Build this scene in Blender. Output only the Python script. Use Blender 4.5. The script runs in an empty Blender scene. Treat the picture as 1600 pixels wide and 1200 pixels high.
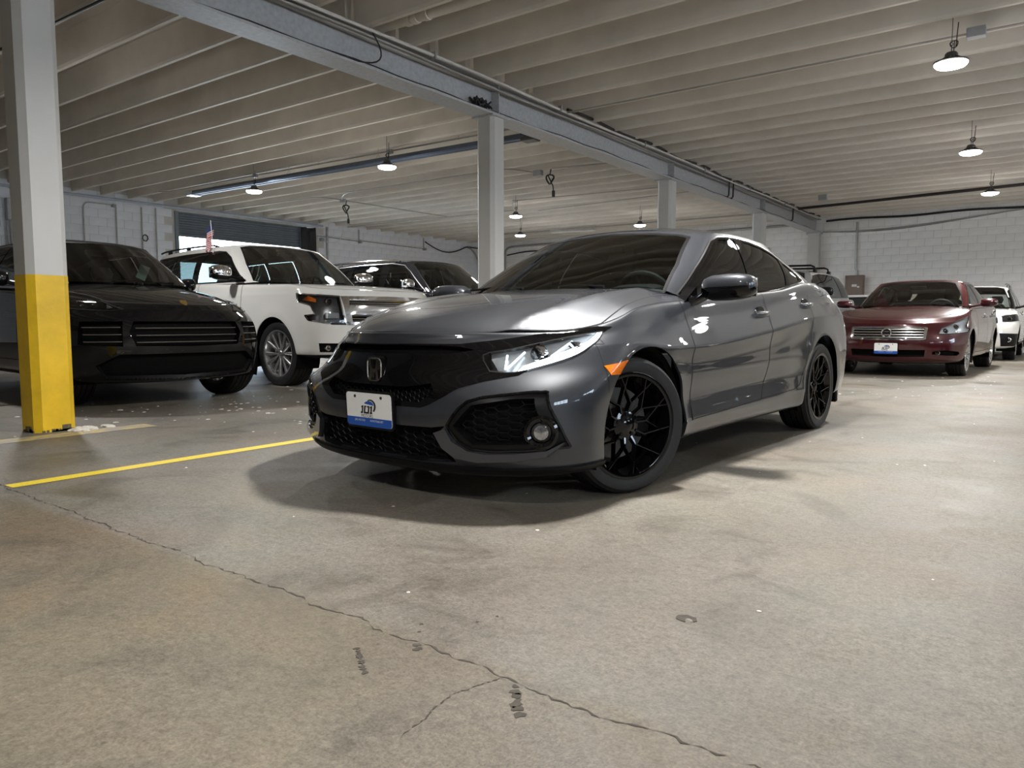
import bpy, bmesh, math, random
import numpy as np
from mathutils import Vector, Matrix
random.seed(7); rng = np.random.default_rng(7)
SC = bpy.context.scene
COL = SC.collection
# ---------------------------------------------------------------- camera
CAM_H = 0.8003
CR = Matrix(((0.80487592, -0.04974485, 0.59135455), (0.59344313, 0.06746801, -0.80204321), (0.0, 0.99648057, 0.08382412)))
cd = bpy.data.cameras.new('camera'); cam = bpy.data.objects.new('camera', cd); COL.objects.link(cam)
cd.sensor_width = 36.0; cd.lens = 1165.0 / 1600.0 * 36.0; cd.clip_start = 0.05; cd.clip_end = 400
cam.matrix_world = Matrix.Translation((0, 0, CAM_H)) @ CR.to_4x4()
SC.camera = cam
# ---------------------------------------------------------------- world: overcast daylight outside the roller door
wd = bpy.data.worlds.new('world'); SC.world = wd; wd.use_nodes = True
bg = wd.node_tree.nodes['Background']; bg.inputs[0].default_value = (0.70, 0.84, 1.0, 1); bg.inputs[1].default_value = 13.0
SC.view_settings.view_transform = 'Standard'; SC.view_settings.look = 'None'
SC.view_settings.exposure = 0.25; SC.view_settings.gamma = 1.0; SC.view_settings.use_curve_mapping = False
LAMP_W = 140.0
# ---------------------------------------------------------------- materials
M = {}
def nt(name):
    m = bpy.data.materials.new(name); m.use_nodes = True; M[name] = m
    t = m.node_tree; return m, t, t.nodes['Principled BSDF']
def N(t, kind, **kw):
    n = t.nodes.new('ShaderNode' + kind)
    for k, v in kw.items():
        if k.startswith('i_'): n.inputs[k[2:].replace('_', ' ')].default_value = v
        else: setattr(n, k, v)
    return n
def L(t, a, b): t.links.new(a, b)
def ramp(t, fac, stops):
    r = t.nodes.new('ShaderNodeValToRGB'); e = r.color_ramp.elements
    while len(e) < len(stops): e.new(0.5)
    for i, (p, c) in enumerate(stops):
        e[i].position = p; e[i].color = c if len(c) == 4 else (*c, 1)
    L(t, fac, r.inputs[0]); return r.outputs[0]
def mix(t, fac, a, b, mode='MIX'):
    n = t.nodes.new('ShaderNodeMix'); n.data_type = 'RGBA'; n.blend_type = mode
    for s, v in ((n.inputs[0], fac), (n.inputs[6], a), (n.inputs[7], b)):
        if hasattr(v, 'is_output') or hasattr(v, 'links'): L(t, v, s)
        elif isinstance(v, (tuple, list)): s.default_value = (*v, 1) if len(v) == 3 else v
        else: s.default_value = v
    return n.outputs[2]
def noise(t, scale, detail=4, rough=0.55, coord=None, dist=0.0):
    n = N(t, 'TexNoise'); n.inputs['Scale'].default_value = scale; n.inputs['Detail'].default_value = detail
    n.inputs['Roughness'].default_value = rough; n.inputs['Distortion'].default_value = dist
    if coord is not None: L(t, coord, n.inputs['Vector'])
    return n.outputs['Fac']
def coords(t, space='Object'): return N(t, 'TexCoord').outputs[space]
def pm(name, col, rough=0.5, metal=0.0, var=0.12, scale=6.0, bump=0.0, coat=0.0, spec=0.5, bscale=None, emit=None, estr=0.0):
    m, t, b = nt(name); c = coords(t)
    f = noise(t, scale, 4, 0.6, c)
    lo = tuple(x * (1 - var) for x in col); hi = tuple(min(1, x * (1 + var)) for x in col)
    L(t, ramp(t, f, [(0.3, lo), (0.7, hi)]), b.inputs['Base Color'])
    b.inputs['Roughness'].default_value = rough; b.inputs['Metallic'].default_value = metal
    b.inputs['Coat Weight'].default_value = coat; b.inputs['Coat Roughness'].default_value = 0.03
    b.inputs['Specular IOR Level'].default_value = spec
    if bump:
        bn = N(t, 'Bump'); bn.inputs['Strength'].default_value = bump; bn.inputs['Distance'].default_value = 0.01
        L(t, noise(t, bscale or scale * 8, 5, 0.6, c), bn.inputs['Height']); L(t, bn.outputs[0], b.inputs['Normal'])
    if emit: b.inputs['Emission Color'].default_value = (*emit, 1); b.inputs['Emission Strength'].default_value = estr
    return m
def paint(name, col, metal=0.0, rough=0.3, flake=0.0, coat=1.0):
    m, t, b = nt(name); c = coords(t)
    f = noise(t, 900, 2, 0.5, c)
    L(t, ramp(t, f, [(0.35, tuple(x * (1 - flake) for x in col)), (0.65, tuple(min(1, x * (1 + flake)) for x in col))]), b.inputs['Base Color'])
    b.inputs['Metallic'].default_value = metal; b.inputs['Roughness'].default_value = rough
    b.inputs['Coat Weight'].default_value = coat; b.inputs['Coat Roughness'].default_value = 0.015; b.inputs['Coat IOR'].default_value = 1.55; b.inputs['Specular IOR Level'].default_value = 0.0 if metal == 0 else 0.3
    return m
def glass(name, tint, refl=1.0):
    m, t, b = nt(name); t.nodes.remove(b); out = t.nodes['Material Output']
    tr = N(t, 'BsdfTransparent'); tr.inputs[0].default_value = (*tint, 1)
    gl = N(t, 'BsdfGlossy'); gl.inputs['Roughness'].default_value = 0.01; gl.inputs[0].default_value = (refl, refl, refl, 1)
    fr = N(t, 'Fresnel'); fr.inputs[0].default_value = 1.52
    # faint smear of dust changes the tint a little
    mx = N(t, 'MixShader'); L(t, fr.outputs[0], mx.inputs[0]); L(t, tr.outputs[0], mx.inputs[1]); L(t, gl.outputs[0], mx.inputs[2])
    L(t, mx.outputs[0], out.inputs[0]); return m
def emis(name, col, s):
    m, t, b = nt(name); b.inputs['Base Color'].default_value = (*col, 1)
    b.inputs['Emission Color'].default_value = (*col, 1); b.inputs['Emission Strength'].default_value = s; return m

def floor_mat():
    m, t, b = nt('concrete_floor'); c = coords(t)
    big = noise(t, 0.35, 5, 0.6, c, 0.4); mid = noise(t, 2.1, 6, 0.65, c, 0.8); fine = noise(t, 26, 6, 0.7, c); spk = noise(t, 150, 3, 0.6, c); grit = noise(t, 62, 4, 0.7, c); hue = noise(t, 0.9, 4, 0.6, c, 0.5)
    base = ramp(t, big, [(0.30, (0.108, 0.093, 0.070)), (0.5, (0.153, 0.139, 0.116)), (0.72, (0.190, 0.180, 0.161))])
    base = mix(t, 0.55, base, ramp(t, mid, [(0.32, (0.36, 0.34, 0.31)), (0.48, (0.92, 0.91, 0.90)), (0.70, (1.25, 1.25, 1.26))]), 'MULTIPLY')
    base = mix(t, 0.55, base, ramp(t, fine, [(0.28, (0.55, 0.53, 0.50)), (0.5, (1, 1, 1)), (0.74, (1.3, 1.3, 1.3))]), 'MULTIPLY')
    base = mix(t, 0.5, base, ramp(t, spk, [(0.30, (0.55, 0.53, 0.5)), (0.5, (1, 1, 1)), (0.70, (1.45, 1.45, 1.45))]), 'MULTIPLY')
    base = mix(t, 0.6, base, ramp(t, grit, [(0.33, (0.60, 0.58, 0.55)), (0.5, (1, 1, 1)), (0.64, (1.30, 1.30, 1.30))]), 'MULTIPLY')
    base = mix(t, 0.5, base, ramp(t, hue, [(0.35, (1.06, 0.96, 0.93)), (0.5, (1, 1, 1)), (0.65, (0.93, 1.02, 0.98))]), 'MULTIPLY')
    dots = N(t, 'TexVoronoi'); dots.inputs['Scale'].default_value = 7.0; L(t, c, dots.inputs['Vector'])
    base = mix(t, ramp(t, dots.outputs['Distance'], [(0.03, (0.55,) * 3), (0.055, (0, 0, 0))]), base, (0.06, 0.052, 0.042))
    # dark oil and tyre stains
    st = noise(t, 1.3, 8, 0.72, c, 1.5)
    base = mix(t, ramp(t, st, [(0.66, (0, 0, 0)), (0.76, (0.75, 0.75, 0.75))]), base, (0.085, 0.075, 0.062))
    # brownish wash nearer the slab joint and to the left
    br = noise(t, 0.8, 5, 0.6, c, 0.6)
    base = mix(t, ramp(t, br, [(0.52, (0, 0, 0)), (0.78, (0.42, 0.42, 0.42))]), base, (0.24, 0.20, 0.145))
    # the slab nearer than the joint is browner
    sp_ = N(t, 'SeparateXYZ'); L(t, c, sp_.inputs[0]); mr = N(t, 'MapRange'); L(t, sp_.outputs[1], mr.inputs[0]); mr.inputs[1].default_value = 1.36; mr.inputs[2].default_value = 1.30
    ml = N(t, 'MapRange'); L(t, sp_.outputs[0], ml.inputs[0]); ml.inputs[1].default_value = 0.8; ml.inputs[2].default_value = -2.6
    mm = N(t, 'Math', operation='MULTIPLY'); L(t, mr.outputs[0], mm.inputs[0]); L(t, ml.outputs[0], mm.inputs[1])
    nb = N(t, 'Math', operation='MULTIPLY'); L(t, mm.outputs[0], nb.inputs[0]); L(t, ramp(t, mid, [(0.3, (.25,) * 3), (0.65, (.85,) * 3)]), nb.inputs[1])
    base = mix(t, nb.outputs[0], base, mix(t, 1.0, base, (0.80, 0.66, 0.46), 'MULTIPLY'))
    v = N(t, 'TexVoronoi', feature='DISTANCE_TO_EDGE'); v.inputs['Scale'].default_value = 0.55; 
    wob = N(t, 'VectorMath', operation='ADD'); L(t, c, wob.inputs[0])
    nz = N(t, 'TexNoise'); nz.inputs['Scale'].default_value = 3.0; nz.inputs['Detail'].default_value = 6; L(t, c, nz.inputs['Vector'])
    sc = N(t, 'VectorMath', operation='SCALE'); L(t, nz.outputs['Color'], sc.inputs[0]); sc.inputs['Scale'].default_value = 0.35; L(t, sc.outputs[0], wob.inputs[1])
    L(t, wob.outputs[0], v.inputs['Vector'])
    base = mix(t, ramp(t, v.outputs['Distance'], [(0.0, (0.16, 0.16, 0.16)), (0.003, (0, 0, 0))]), base, (0.10, 0.09, 0.075))
    L(t, base, b.inputs['Base Color'])
    L(t, ramp(t, mid, [(0.3, (0.42,) * 3), (0.7, (0.72,) * 3)]), b.inputs['Roughness']); b.inputs['Specular IOR Level'].default_value = 0.35
    bn = N(t, 'Bump'); bn.inputs['Strength'].default_value = 0.5; bn.inputs['Distance'].default_value = 0.004
    L(t, mix(t, 0.5, grit, spk), bn.inputs['Height']); L(t, bn.outputs[0], b.inputs['Normal'])
    return m
floor_mat()
def worn(name, col, under, amount=0.5, scale=9, rough=0.55, bump=0.3):
    m, t, b = nt(name); c = coords(t)
    f = noise(t, scale, 8, 0.7, c, 0.5); g = noise(t, scale * 7, 4, 0.6, c)
    a = mix(t, 0.4, col, ramp(t, g, [(0.3, tuple(x * 0.6 for x in col)), (0.7, tuple(min(1, x * 1.2) for x in col))]))
    L(t, mix(t, ramp(t, f, [(amount, (0, 0, 0)), (amount + 0.06, (1, 1, 1))]), a, under), b.inputs['Base Color'])
    b.inputs['Roughness'].default_value = rough
    bn = N(t, 'Bump'); bn.inputs['Strength'].default_value = bump; bn.inputs['Distance'].default_value = 0.006
    L(t, f, bn.inputs['Height']); L(t, bn.outputs[0], b.inputs['Normal'])
    return m
worn('stripe_yellow', (0.78, 0.60, 0.05), (0.35, 0.30, 0.2), 0.64, 14)
worn('stripe_faded', (0.52, 0.41, 0.14), (0.33, 0.29, 0.24), 0.47, 7)
pm('column_yellow', (0.72, 0.46, 0.012), 0.5, 0, 0.14, 5, 0.12, bscale=60)
pm('column_white', (0.56, 0.55, 0.525), 0.5, 0, 0.05, 1.5, 0.05, bscale=40)
worn('column_dirt', (0.10, 0.085, 0.05), (0.30, 0.22, 0.03), 0.55, 14)
pm('joist_paint', (0.70, 0.65, 0.58), 0.6, var=0.10, scale=1.3, bump=0.08, bscale=20)
pm('deck_paint', (0.60, 0.555, 0.49), 0.7, var=0.15, scale=0.8, bump=0.1, bscale=14)
worn('girder_paint', (0.47, 0.475, 0.485), (0.27, 0.24, 0.21), 0.70, 3, 0.45, 0.1)
pm('block_paint_daylit', (0.76, 0.79, 0.85), 0.65, var=0.07, scale=2.5, bump=0.25, bscale=30)  # block paint with the left wall's bluish daylight cast put into the colour
pm('block_paint', (0.90, 0.885, 0.86), 0.65, var=0.07, scale=2.5, bump=0.25, bscale=30)
pm('mortar_paint', (0.56, 0.55, 0.53), 0.8, var=0.08, scale=4)
pm('wall_plain', (0.72, 0.71, 0.69), 0.7, var=0.06, scale=1.2)
pm('steel_grey', (0.36, 0.37, 0.38), 0.45, 0.3, 0.1, 5)
pm('conduit_grey', (0.40, 0.39, 0.37), 0.45, 0.4, 0.12, 5)
pm('conduit_white', (0.62, 0.60, 0.56), 0.5, 0, 0.1, 5)
pm('pipe_blue', (0.42, 0.47, 0.56), 0.4, 0.2, 0.1, 5)
pm('black_rubber', (0.012, 0.012, 0.013), 0.55, 0, 0.2, 20)
pm('black_cable', (0.015, 0.015, 0.016), 0.5, 0, 0.2, 20)
pm('white_cable', (0.75, 0.75, 0.72), 0.5, 0, 0.05, 20)
pm('slat_steel', (0.16, 0.19, 0.23), 0.45, 0.4, 0.1, 3)
pm('door_frame', (0.20, 0.23, 0.26), 0.5, 0.3, 0.1, 3)
pm('panel_brown', (0.235, 0.18, 0.15), 0.5, 0.2, 0.06, 3)
pm('label_white', (0.8, 0.8, 0.78), 0.6, 0, 0.03, 20)
pm('lamp_body', (0.10, 0.10, 0.10), 0.45, 0.5, 0.1, 10)
emis('lamp_lens', (1.0, 0.985, 0.95), 28.0)
pm('heater_blue', (0.10, 0.13, 0.19), 0.35, 0.6, 0.1, 3)
pm('heater_bright', (0.55, 0.60, 0.66), 0.18, 0.9, 0.08, 3)
pm('plaster', (0.68, 0.66, 0.62), 0.9, 0, 0.1, 20, 0.5)
pm('debris', (0.62, 0.60, 0.56), 0.9, 0, 0.2, 30)
pm('chip_grey', (0.22, 0.20, 0.17), 0.9, 0, 0.2, 30)
pm('crack_dark', (0.060, 0.052, 0.042), 0.95, 0, 0.3, 30)
pm('banner_black', (0.02, 0.02, 0.022), 0.7, 0, 0.2, 6)
pm('pole_wood', (0.55, 0.36, 0.18), 0.6, 0, 0.1, 10)
pm('flag_red', (0.55, 0.03, 0.05), 0.7, 0, 0.08, 10)
pm('flag_white', (0.78, 0.77, 0.76), 0.7, 0, 0.04, 10)
pm('flag_blue', (0.03, 0.04, 0.16), 0.7, 0, 0.08, 10)
pm('outdoor_ground', (0.5, 0.5, 0.48), 0.9, 0, 0.1, 1)
# ---------------------------------------------------------------- object helpers
def link(o, parent=None):
    COL.objects.link(o)
    if parent is not None: o.parent = parent
    return o
def setp(o, label=None, cat=None, group=None, kind=None):
    if label: o['label'] = label
    if cat: o['category'] = cat
    if group: o['group'] = group
    if kind: o['kind'] = kind
    return o
def mk(name, vs, fs, mat, parent=None, smooth=False, mats=None, fm=None):
    me = bpy.data.meshes.new(name); me.from_pydata([tuple(map(float, v)) for v in vs], [], [tuple(int(i) for i in f) for f in fs]); me.update()
    if mats:
        for x in mats: me.materials.append(M[x])
        me.polygons.foreach_set('material_index', np.array(fm, dtype=np.int32))
    elif mat: me.materials.append(M[mat])
    if smooth: me.polygons.foreach_set('use_smooth', [True] * len(me.polygons))
    return link(bpy.data.objects.new(name, me), parent)
def empty(name, loc=(0, 0, 0), rz=0.0, parent=None):
    o = bpy.data.objects.new(name, None); o.empty_display_size = 0.2; o.location = loc; o.rotation_euler = (0, 0, rz); return link(o, parent)
class G:
    """collects shapes for one mesh"""
    def __init__(s): s.v = []; s.f = []; s.m = []
    def add(s, vs, fs, m=0):
        k = len(s.v); s.v += [tuple(v) for v in vs]; s.f += [tuple(i + k for i in f) for f in fs]; s.m += [m] * len(fs); return s
    def box(s, x0, x1, y0, y1, z0, z1, m=0):
        return s.add([(x, y, z) for z in (z0, z1) for y in (y0, y1) for x in (x0, x1)], [(0, 2, 3, 1), (4, 5, 7, 6), (0, 1, 5, 4), (2, 6, 7, 3), (0, 4, 6, 2), (1, 3, 7, 5)], m)
    def bbox(s, x0, x1, y0, y1, z0, z1, b, m=0):
        """box with chamfered edges"""
        vs = []; idx = {}
        for sx in (0, 1):
            for sy in (0, 1):
                for sz in (0, 1):
                    c = ((x0, x1)[sx], (y0, y1)[sy], (z0, z1)[sz]); d = (b if sx == 0 else -b, b if sy == 0 else -b, b if sz == 0 else -b)
                    for a in range(3):
                        p = [c[i] + (d[i] if i != a else 0) for i in range(3)]; idx[(sx, sy, sz, a)] = len(vs); vs.append(p)
        fs = []
        q = ((0, 0), (0, 1), (1, 1), (1, 0))
        for a in range(3):
            for e in (0, 1):
                f = []
                for u, w in q:
                    k = [0, 0, 0]; k[a] = e; k[(a + 1) % 3] = u; k[(a + 2) % 3] = w; f.append(idx[(*k, a)])
                fs.append(tuple(f) if e == 0 else tuple(f[::-1]))
            for u in (0, 1):
                for w in (0, 1):
                    k0 = [0, 0, 0]; k0[a] = 0; k0[(a + 1) % 3] = u; k0[(a + 2) % 3] = w; k1 = list(k0); k1[a] = 1
                    f = [idx[(*k0, (a + 1) % 3)], idx[(*k1, (a + 1) % 3)], idx[(*k1, (a + 2) % 3)], idx[(*k0, (a + 2) % 3)]]
                    fs.append(tuple(f) if (u ^ w) else tuple(f[::-1]))
        for sx in (0, 1):
            for sy in (0, 1):
                for sz in (0, 1):
                    f = [idx[(sx, sy, sz, a)] for a in range(3)]; fs.append(tuple(f) if (sx ^ sy ^ sz) else tuple(f[::-1]))
        return s.add(vs, fs, m)
    def tube(s, path, r, n=8, caps=True, m=0):
        P = [Vector(p) for p in path]; R = r if isinstance(r, (list, tuple)) else [r] * len(P); vs = []; fs = []
        up = None
        for i, p in enumerate(P):
            t = (P[min(i + 1, len(P) - 1)] - P[max(i - 1, 0)]).normalized()
            if up is None: up = Vector((0, 0, 1)) if abs(t.z) < 0.9 else Vector((1, 0, 0))
            a = t.cross(up); 
            if a.length < 1e-5: a = t.cross(Vector((0, 1, 0)))
            a.normalize(); b = a.cross(t).normalized(); up = b
            for k in range(n):
                w = 2 * math.pi * k / n; vs.append(p + (a * math.cos(w) + b * math.sin(w)) * R[i])
        for i in range(len(P) - 1):
            for k in range(n):
                fs.append((i * n + k, i * n + (k + 1) % n, (i + 1) * n + (k + 1) % n, (i + 1) * n + k))
        if caps: fs.append(tuple(range(n))[::-1]); fs.append(tuple((len(P) - 1) * n + k for k in range(n)))
        return s.add(vs, fs, m)
    def lathe(s, prof, n=32, axis='z', o=(0, 0, 0), m=0, closed=False):
        """prof: (radius, height) list"""
        vs = []; fs = []; k = len(prof)
        for i in range(n):
            w = 2 * math.pi * i / n; c, q = math.cos(w), math.sin(w)
            for r, hh in prof:
                p = {'z': (r * c, r * q, hh), 'y': (r * c, hh, -r * q), 'x': (hh, r * c, r * q)}[axis]; vs.append((p[0] + o[0], p[1] + o[1], p[2] + o[2]))
        for i in range(n):
            j = (i + 1) % n
            for a in range(k if closed else k - 1):
                b = (a + 1) % k; fs.append((i * k + a, j * k + a, j * k + b, i * k + b))
        return s.add(vs, fs, m)
    def prism(s, poly, fn, d0, d1, m=0):
        """2D polygon mapped by fn(u, w, depth), extruded d0..d1"""
        n = len(poly); vs = [fn(u, w, d0) for u, w in poly] + [fn(u, w, d1) for u, w in poly]
        return s.add(vs, [tuple(range(n))[::-1], tuple(range(n, 2 * n))] + [(i, (i + 1) % n, n + (i + 1) % n, n + i) for i in range(n)], m)
    def build(s, name, mat, parent=None, smooth=False, mats=None, sharp=None):
        o = mk(name, s.v, s.f, mat, parent, smooth, mats, s.m if mats else None)
        if smooth:
            bm = bmesh.new(); bm.from_mesh(o.data); bmesh.ops.recalc_face_normals(bm, faces=bm.faces)
            th = math.radians(sharp or 35)
            for e in bm.edges:
                if len(e.link_faces) == 2 and e.calc_face_angle(0) > th: e.smooth = False
            bm.to_mesh(o.data); bm.free()
        return o
def arc(p0, p1, p2, n=6):
    a, b, c = Vector(p0), Vector(p1), Vector(p2)
    return [a * (1 - t) ** 2 + b * 2 * t * (1 - t) + c * t * t for t in [i / n for i in range(n + 1)]]

# ---------------------------------------------------------------- the room
XL, XR, Y0, Y1, ZJ, ZD = -18.5, 7.0, -9.0, 23.2, 3.78, 4.16
def struct(o): o['kind'] = 'structure'; return o
fl = struct(G().box(XL - 9, XR + .2, Y0 - .2, Y1 + .2, -0.25, 0).build('floor', 'concrete_floor'))
# wandering slab joint and cracks, sunk lines of dark grit
def ribbon(path, w, name, mat, parent, z=0.0012, jit=0.0):
    vs = []; fs = []; P = [Vector((*p, 0)) for p in path]
    for i, p in enumerate(P):
        t = (P[min(i + 1, len(P) - 1)] - P[max(i - 1, 0)]).normalized(); s = Vector((-t.y, t.x, 0)) * (w * (0.5 + (random.random() - 0.5) * jit))
        vs += [(p + s + Vector((0, 0, z))), (p - s + Vector((0, 0, z)))]
    for i in range(len(P) - 1): fs.append((2 * i, 2 * i + 1, 2 * i + 3, 2 * i + 2))
    return mk(name, vs, fs, mat, parent)
def wander(a, b, n, amp):
    out = []; off = 0
    for i in range(n + 1):
        t = i / n; off = off * 0.8 + random.gauss(0, amp); out.append((a[0] + (b[0] - a[0]) * t + off * (a[1] - b[1]) / 5, a[1] + (b[1] - a[1]) * t + off * (b[0] - a[0]) / 5))
    return out
ribbon(wander((-5.6, 1.45), (1.5, 1.22), 420, 0.0035), 0.0036, 'slab_joint', 'crack_dark', fl, jit=1.2)
ribbon(wander((-0.98, 1.29), (-1.02, 1.16), 26, 0.05) + wander((-1.02, 1.16), (-0.99, 0.98), 30, 0.06)[1:], 0.002, 'crack', 'crack_dark', fl, jit=1.6)
def blotch(x, y, r):
    n = 11; return [(x + math.cos(6.283 * k / n) * r * random.uniform(.4, 1.2), y + math.sin(6.283 * k / n) * r * random.uniform(.4, 1.2), .0011) for k in range(n)]
for x, y, r in ((-.93, 1.275, .010), (-.915, 1.255, .016), (-.905, 1.24, .013), (-.885, 1.215, .019), (-.87, 1.20, .014), (-.855, 1.185, .017), (-1.25, 1.30, .012), (-1.235, 1.285, .014), (-1.30, 1.36, .006), (-1.33, 1.40, .006), (-1.22, 1.50, .006), (-1.2, 1.56, .006)):
    mk('stain', blotch(x, y, r), [tuple(range(11))], 'crack_dark', fl)
ribbon(wander((-1.36, 1.20), (-1.24, 1.12), 30, 0.04), 0.009, 'crack', 'crack_dark', fl, jit=1.6)
# pit in the slab with a loose chip beside it
g = G(); ring = [(math.cos(a) * (0.026 + 0.008 * random.random()), math.sin(a) * (0.021 + 0.007 * random.random())) for a in np.linspace(0, 6.283, 15)[:-1]]
g.add([(-0.78 + x, 1.85 + y, 0.0015) for x, y in ring], [tuple(range(14))]); g.build('pit', 'crack_dark', fl)
def pebble(x, y, r, mat='debris', flat=0.45, parent=None, name='chip'):
    vs = []; n = 7
    for zi, rr in ((0, 1.0), (0.55, 0.85), (1.0, 0.4)):
        for k in range(n):
            a = 6.283 * k / n; q = r * rr * (0.75 + 0.5 * random.random()); vs.append((x + math.cos(a) * q, y + math.sin(a) * q, zi * r * flat))
    fs = [(i * n + k, i * n + (k + 1) % n, (i + 1) * n + (k + 1) % n, (i + 1) * n + k) for i in range(2) for k in range(n)] + [tuple(range(2 * n, 3 * n))]
    return vs, fs
setp(mk('concrete_chip', *pebble(-0.768, 1.838, 0.012, flat=0.5), 'chip_grey'), 'small concrete chip lying in the floor pit in front of the grey hatchback', 'rubble')
# walls -----------------------------------------------------------------
def wall_mesh(name, x0, x1, y0, y1, z0=0.0, z1=ZD, mat='mortar_paint'):
    return struct(G().box(x0, x1, y0, y1, z0, z1).build(name, mat))
wb = wall_mesh('wall_back', XL - .3, XR + .3, Y1 - .015, Y1 + .3)
DY0, DY1, DZ = 10.5, 14.95, 3.62      # roller door opening in the left wall
wl = G().box(XL - .3, XL + .015, Y0 - .3, DY0, 0, ZD).box(XL - .3, XL + .015, DY1, Y1, 0, ZD).box(XL - .3, XL + .015, DY0, DY1, DZ, ZD).build('wall_left', 'mortar_paint'); struct(wl)
wr = G(); WY = ((0.5, 2.9), (5.2, 7.6), (10.5, 12.9)); ya = Y0 - .3
for y0, y1 in WY: wr.box(XR, XR + .3, ya, y0, 0, ZD).box(XR, XR + .3, y0, y1, 0, 1.5).box(XR, XR + .3, y0, y1, 3.0, ZD); ya = y1
struct(wr.box(XR, XR + .3, ya, Y1, 0, ZD).build('wall_right', 'wall_plain'))
for i, (y0, y1) in enumerate(WY):
    wn = struct(empty('window_%d' % (i + 1), (XR, (y0 + y1) / 2, 2.25)))
    for k in range(-2, 3): G().box(.08, .14, k * .6 - .03, k * .6 + .03, -.75, .75).build('window_bar', 'door_frame', wn)
    for z in (-.72, 0, .72): G().box(.08, .14, -1.2, 1.2, z - .03, z + .03).build('window_bar', 'door_frame', wn)
wall_mesh('wall_front', XL - .3, XR + .3, Y0 - .3, Y0, mat='wall_plain')
BW, BH = 0.406, 0.203
g = G().bbox(-BW / 2 + .0025, BW / 2 - .0025, -0.02, 0.001, -BH / 2 + .0025, BH / 2 - .0025, 0.003)
bme = bpy.data.meshes.new('block'); bme.from_pydata(g.v, [], g.f); bme.materials.append(M['block_paint']); bme.update()
def blocks(parent, spots, rot, nmax=300, bme=bme, bmat='block_paint'):
    """spots sorted nearest first: (x, y, z)"""
    for i, p in enumerate(spots[:nmax]):
        o = bpy.data.objects.new('block', bme); o.location = p; o.rotation_euler = (0, 0, rot); link(o, parent)
    rest = spots[nmax:]
    if rest:
        V = np.array(g.v); c, s = math.cos(rot), math.sin(rot); RV = np.stack([V[:, 0] * c - V[:, 1] * s, V[:, 0] * s + V[:, 1] * c, V[:, 2]], 1)
        n = len(V); vs = np.concatenate([RV + np.array(p) for p in rest]); fs = [tuple(k + i * n for k in f) for i in range(len(rest)) for f in g.f]
        o = mk('block_field', vs, fs, bmat, parent); o['kind'] = 'stuff'
sp = []
for r in range(19):
    z = 0.1 + r * BH
    if z > ZJ: break
    for k in range(int((XR - XL) / BW) + 1):
        x = XR - 0.2 - k * BW - (r % 2) * BW / 2
        if x < XL + .2: continue
        sp.append((x, Y1, z))
sp.sort(key=lambda p: (abs(p[0] + 3.2) + (4 if p[2] < 1.1 else 0) + (8 if p[0] > -0.6 else 0)))
blocks(wb, sp, 0.0)
sp = []
for r in range(19):
    z = 0.1 + r * BH
    if z > ZJ: break
    for k in range(int((Y1 - Y0) / BW)):
        y = Y1 - 0.2 - k * BW - (r % 2) * BW / 2
        if DY0 - .2 < y < DY1 + .2 or y < Y0 + .3: continue
        sp.append((XL, y, z))
sp.sort(key=lambda p: (6 if p[2] < 2.0 else 0) + (abs(p[1] - 9.0) if p[1] < 12 else abs(p[1] - 15.5)) + (6 if p[1] < 6 else 0))
bmc = bme.copy(); bmc.materials[0] = M['block_paint_daylit']; blocks(wl, sp, math.pi / 2, 300, bmc, 'block_paint_daylit')
# ceiling deck and joists -------------------------------------------------
ce = struct(G().box(XL - .3, XR + .3, Y0 - .3, Y1 + .3, ZD, ZD + .2).build('ceiling', 'deck_paint'))
jb = G(); jb.prism([(-.022, 0), (.022, 0), (.034, .03), (.05, .39), (-.05, .39), (-.034, .03)], lambda u, w, d: (d, u, w), 0, 12.35)
jm = bpy.data.meshes.new('joist'); jm.from_pydata(jb.v, [], jb.f); jm.materials.append(M['joist_paint']); jm.update()
ny = int((4.18 - Y0) / 0.645)
for k in range(-ny, 31):
    y = 4.18 + 0.645 * k
    if y > Y1 - .1: break
    for x in (XL, -6.02):
        if x == XL and y < -3: continue
        o = bpy.data.objects.new('joist', jm); o.location = (x, y, ZJ); o.scale = ((1.0 if x == XL else 1.05), 1, 1); link(o, ce)
# girder on columns --------------------------------------------------------
gb = G()
gb.box(-6.15, -5.85, Y0, Y1, 3.38, 3.405).box(-6.15, -5.85, Y0, Y1, 3.755, 3.78).box(-6.012, -5.988, Y0, Y1, 3.405, 3.755)
gd = gb.build('girder', 'girder_paint'); setp(gd, 'long grey painted steel girder carried on the row of columns', 'girder')
for y in (2.37, 7.68, 12.95, 18.15):
    for s in (-1, 1):
        G().box(-6.0 + s * .012 - (.125 if s < 0 else 0), -6.0 + s * .012 + (.125 if s > 0 else 0), y - .006, y + .006, 3.405, 3.755).build('stiffener', 'girder_paint', gd)
COLY = [(2.37, 'white column with yellow painted foot, nearest the camera beside the black car'), (7.68, 'white column rising behind the windshield of the grey hatchback'),
        (12.95, 'white column rising above the roof of the grey hatchback'), (18.15, 'white column farthest along the girder before the back wall')]
def octo(hw, ch): return [(-hw + ch, -hw), (hw - ch, -hw), (hw, -hw + ch), (hw, hw - ch), (hw - ch, hw), (-hw + ch, hw), (-hw, hw - ch), (-hw, -hw + ch)]
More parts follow.
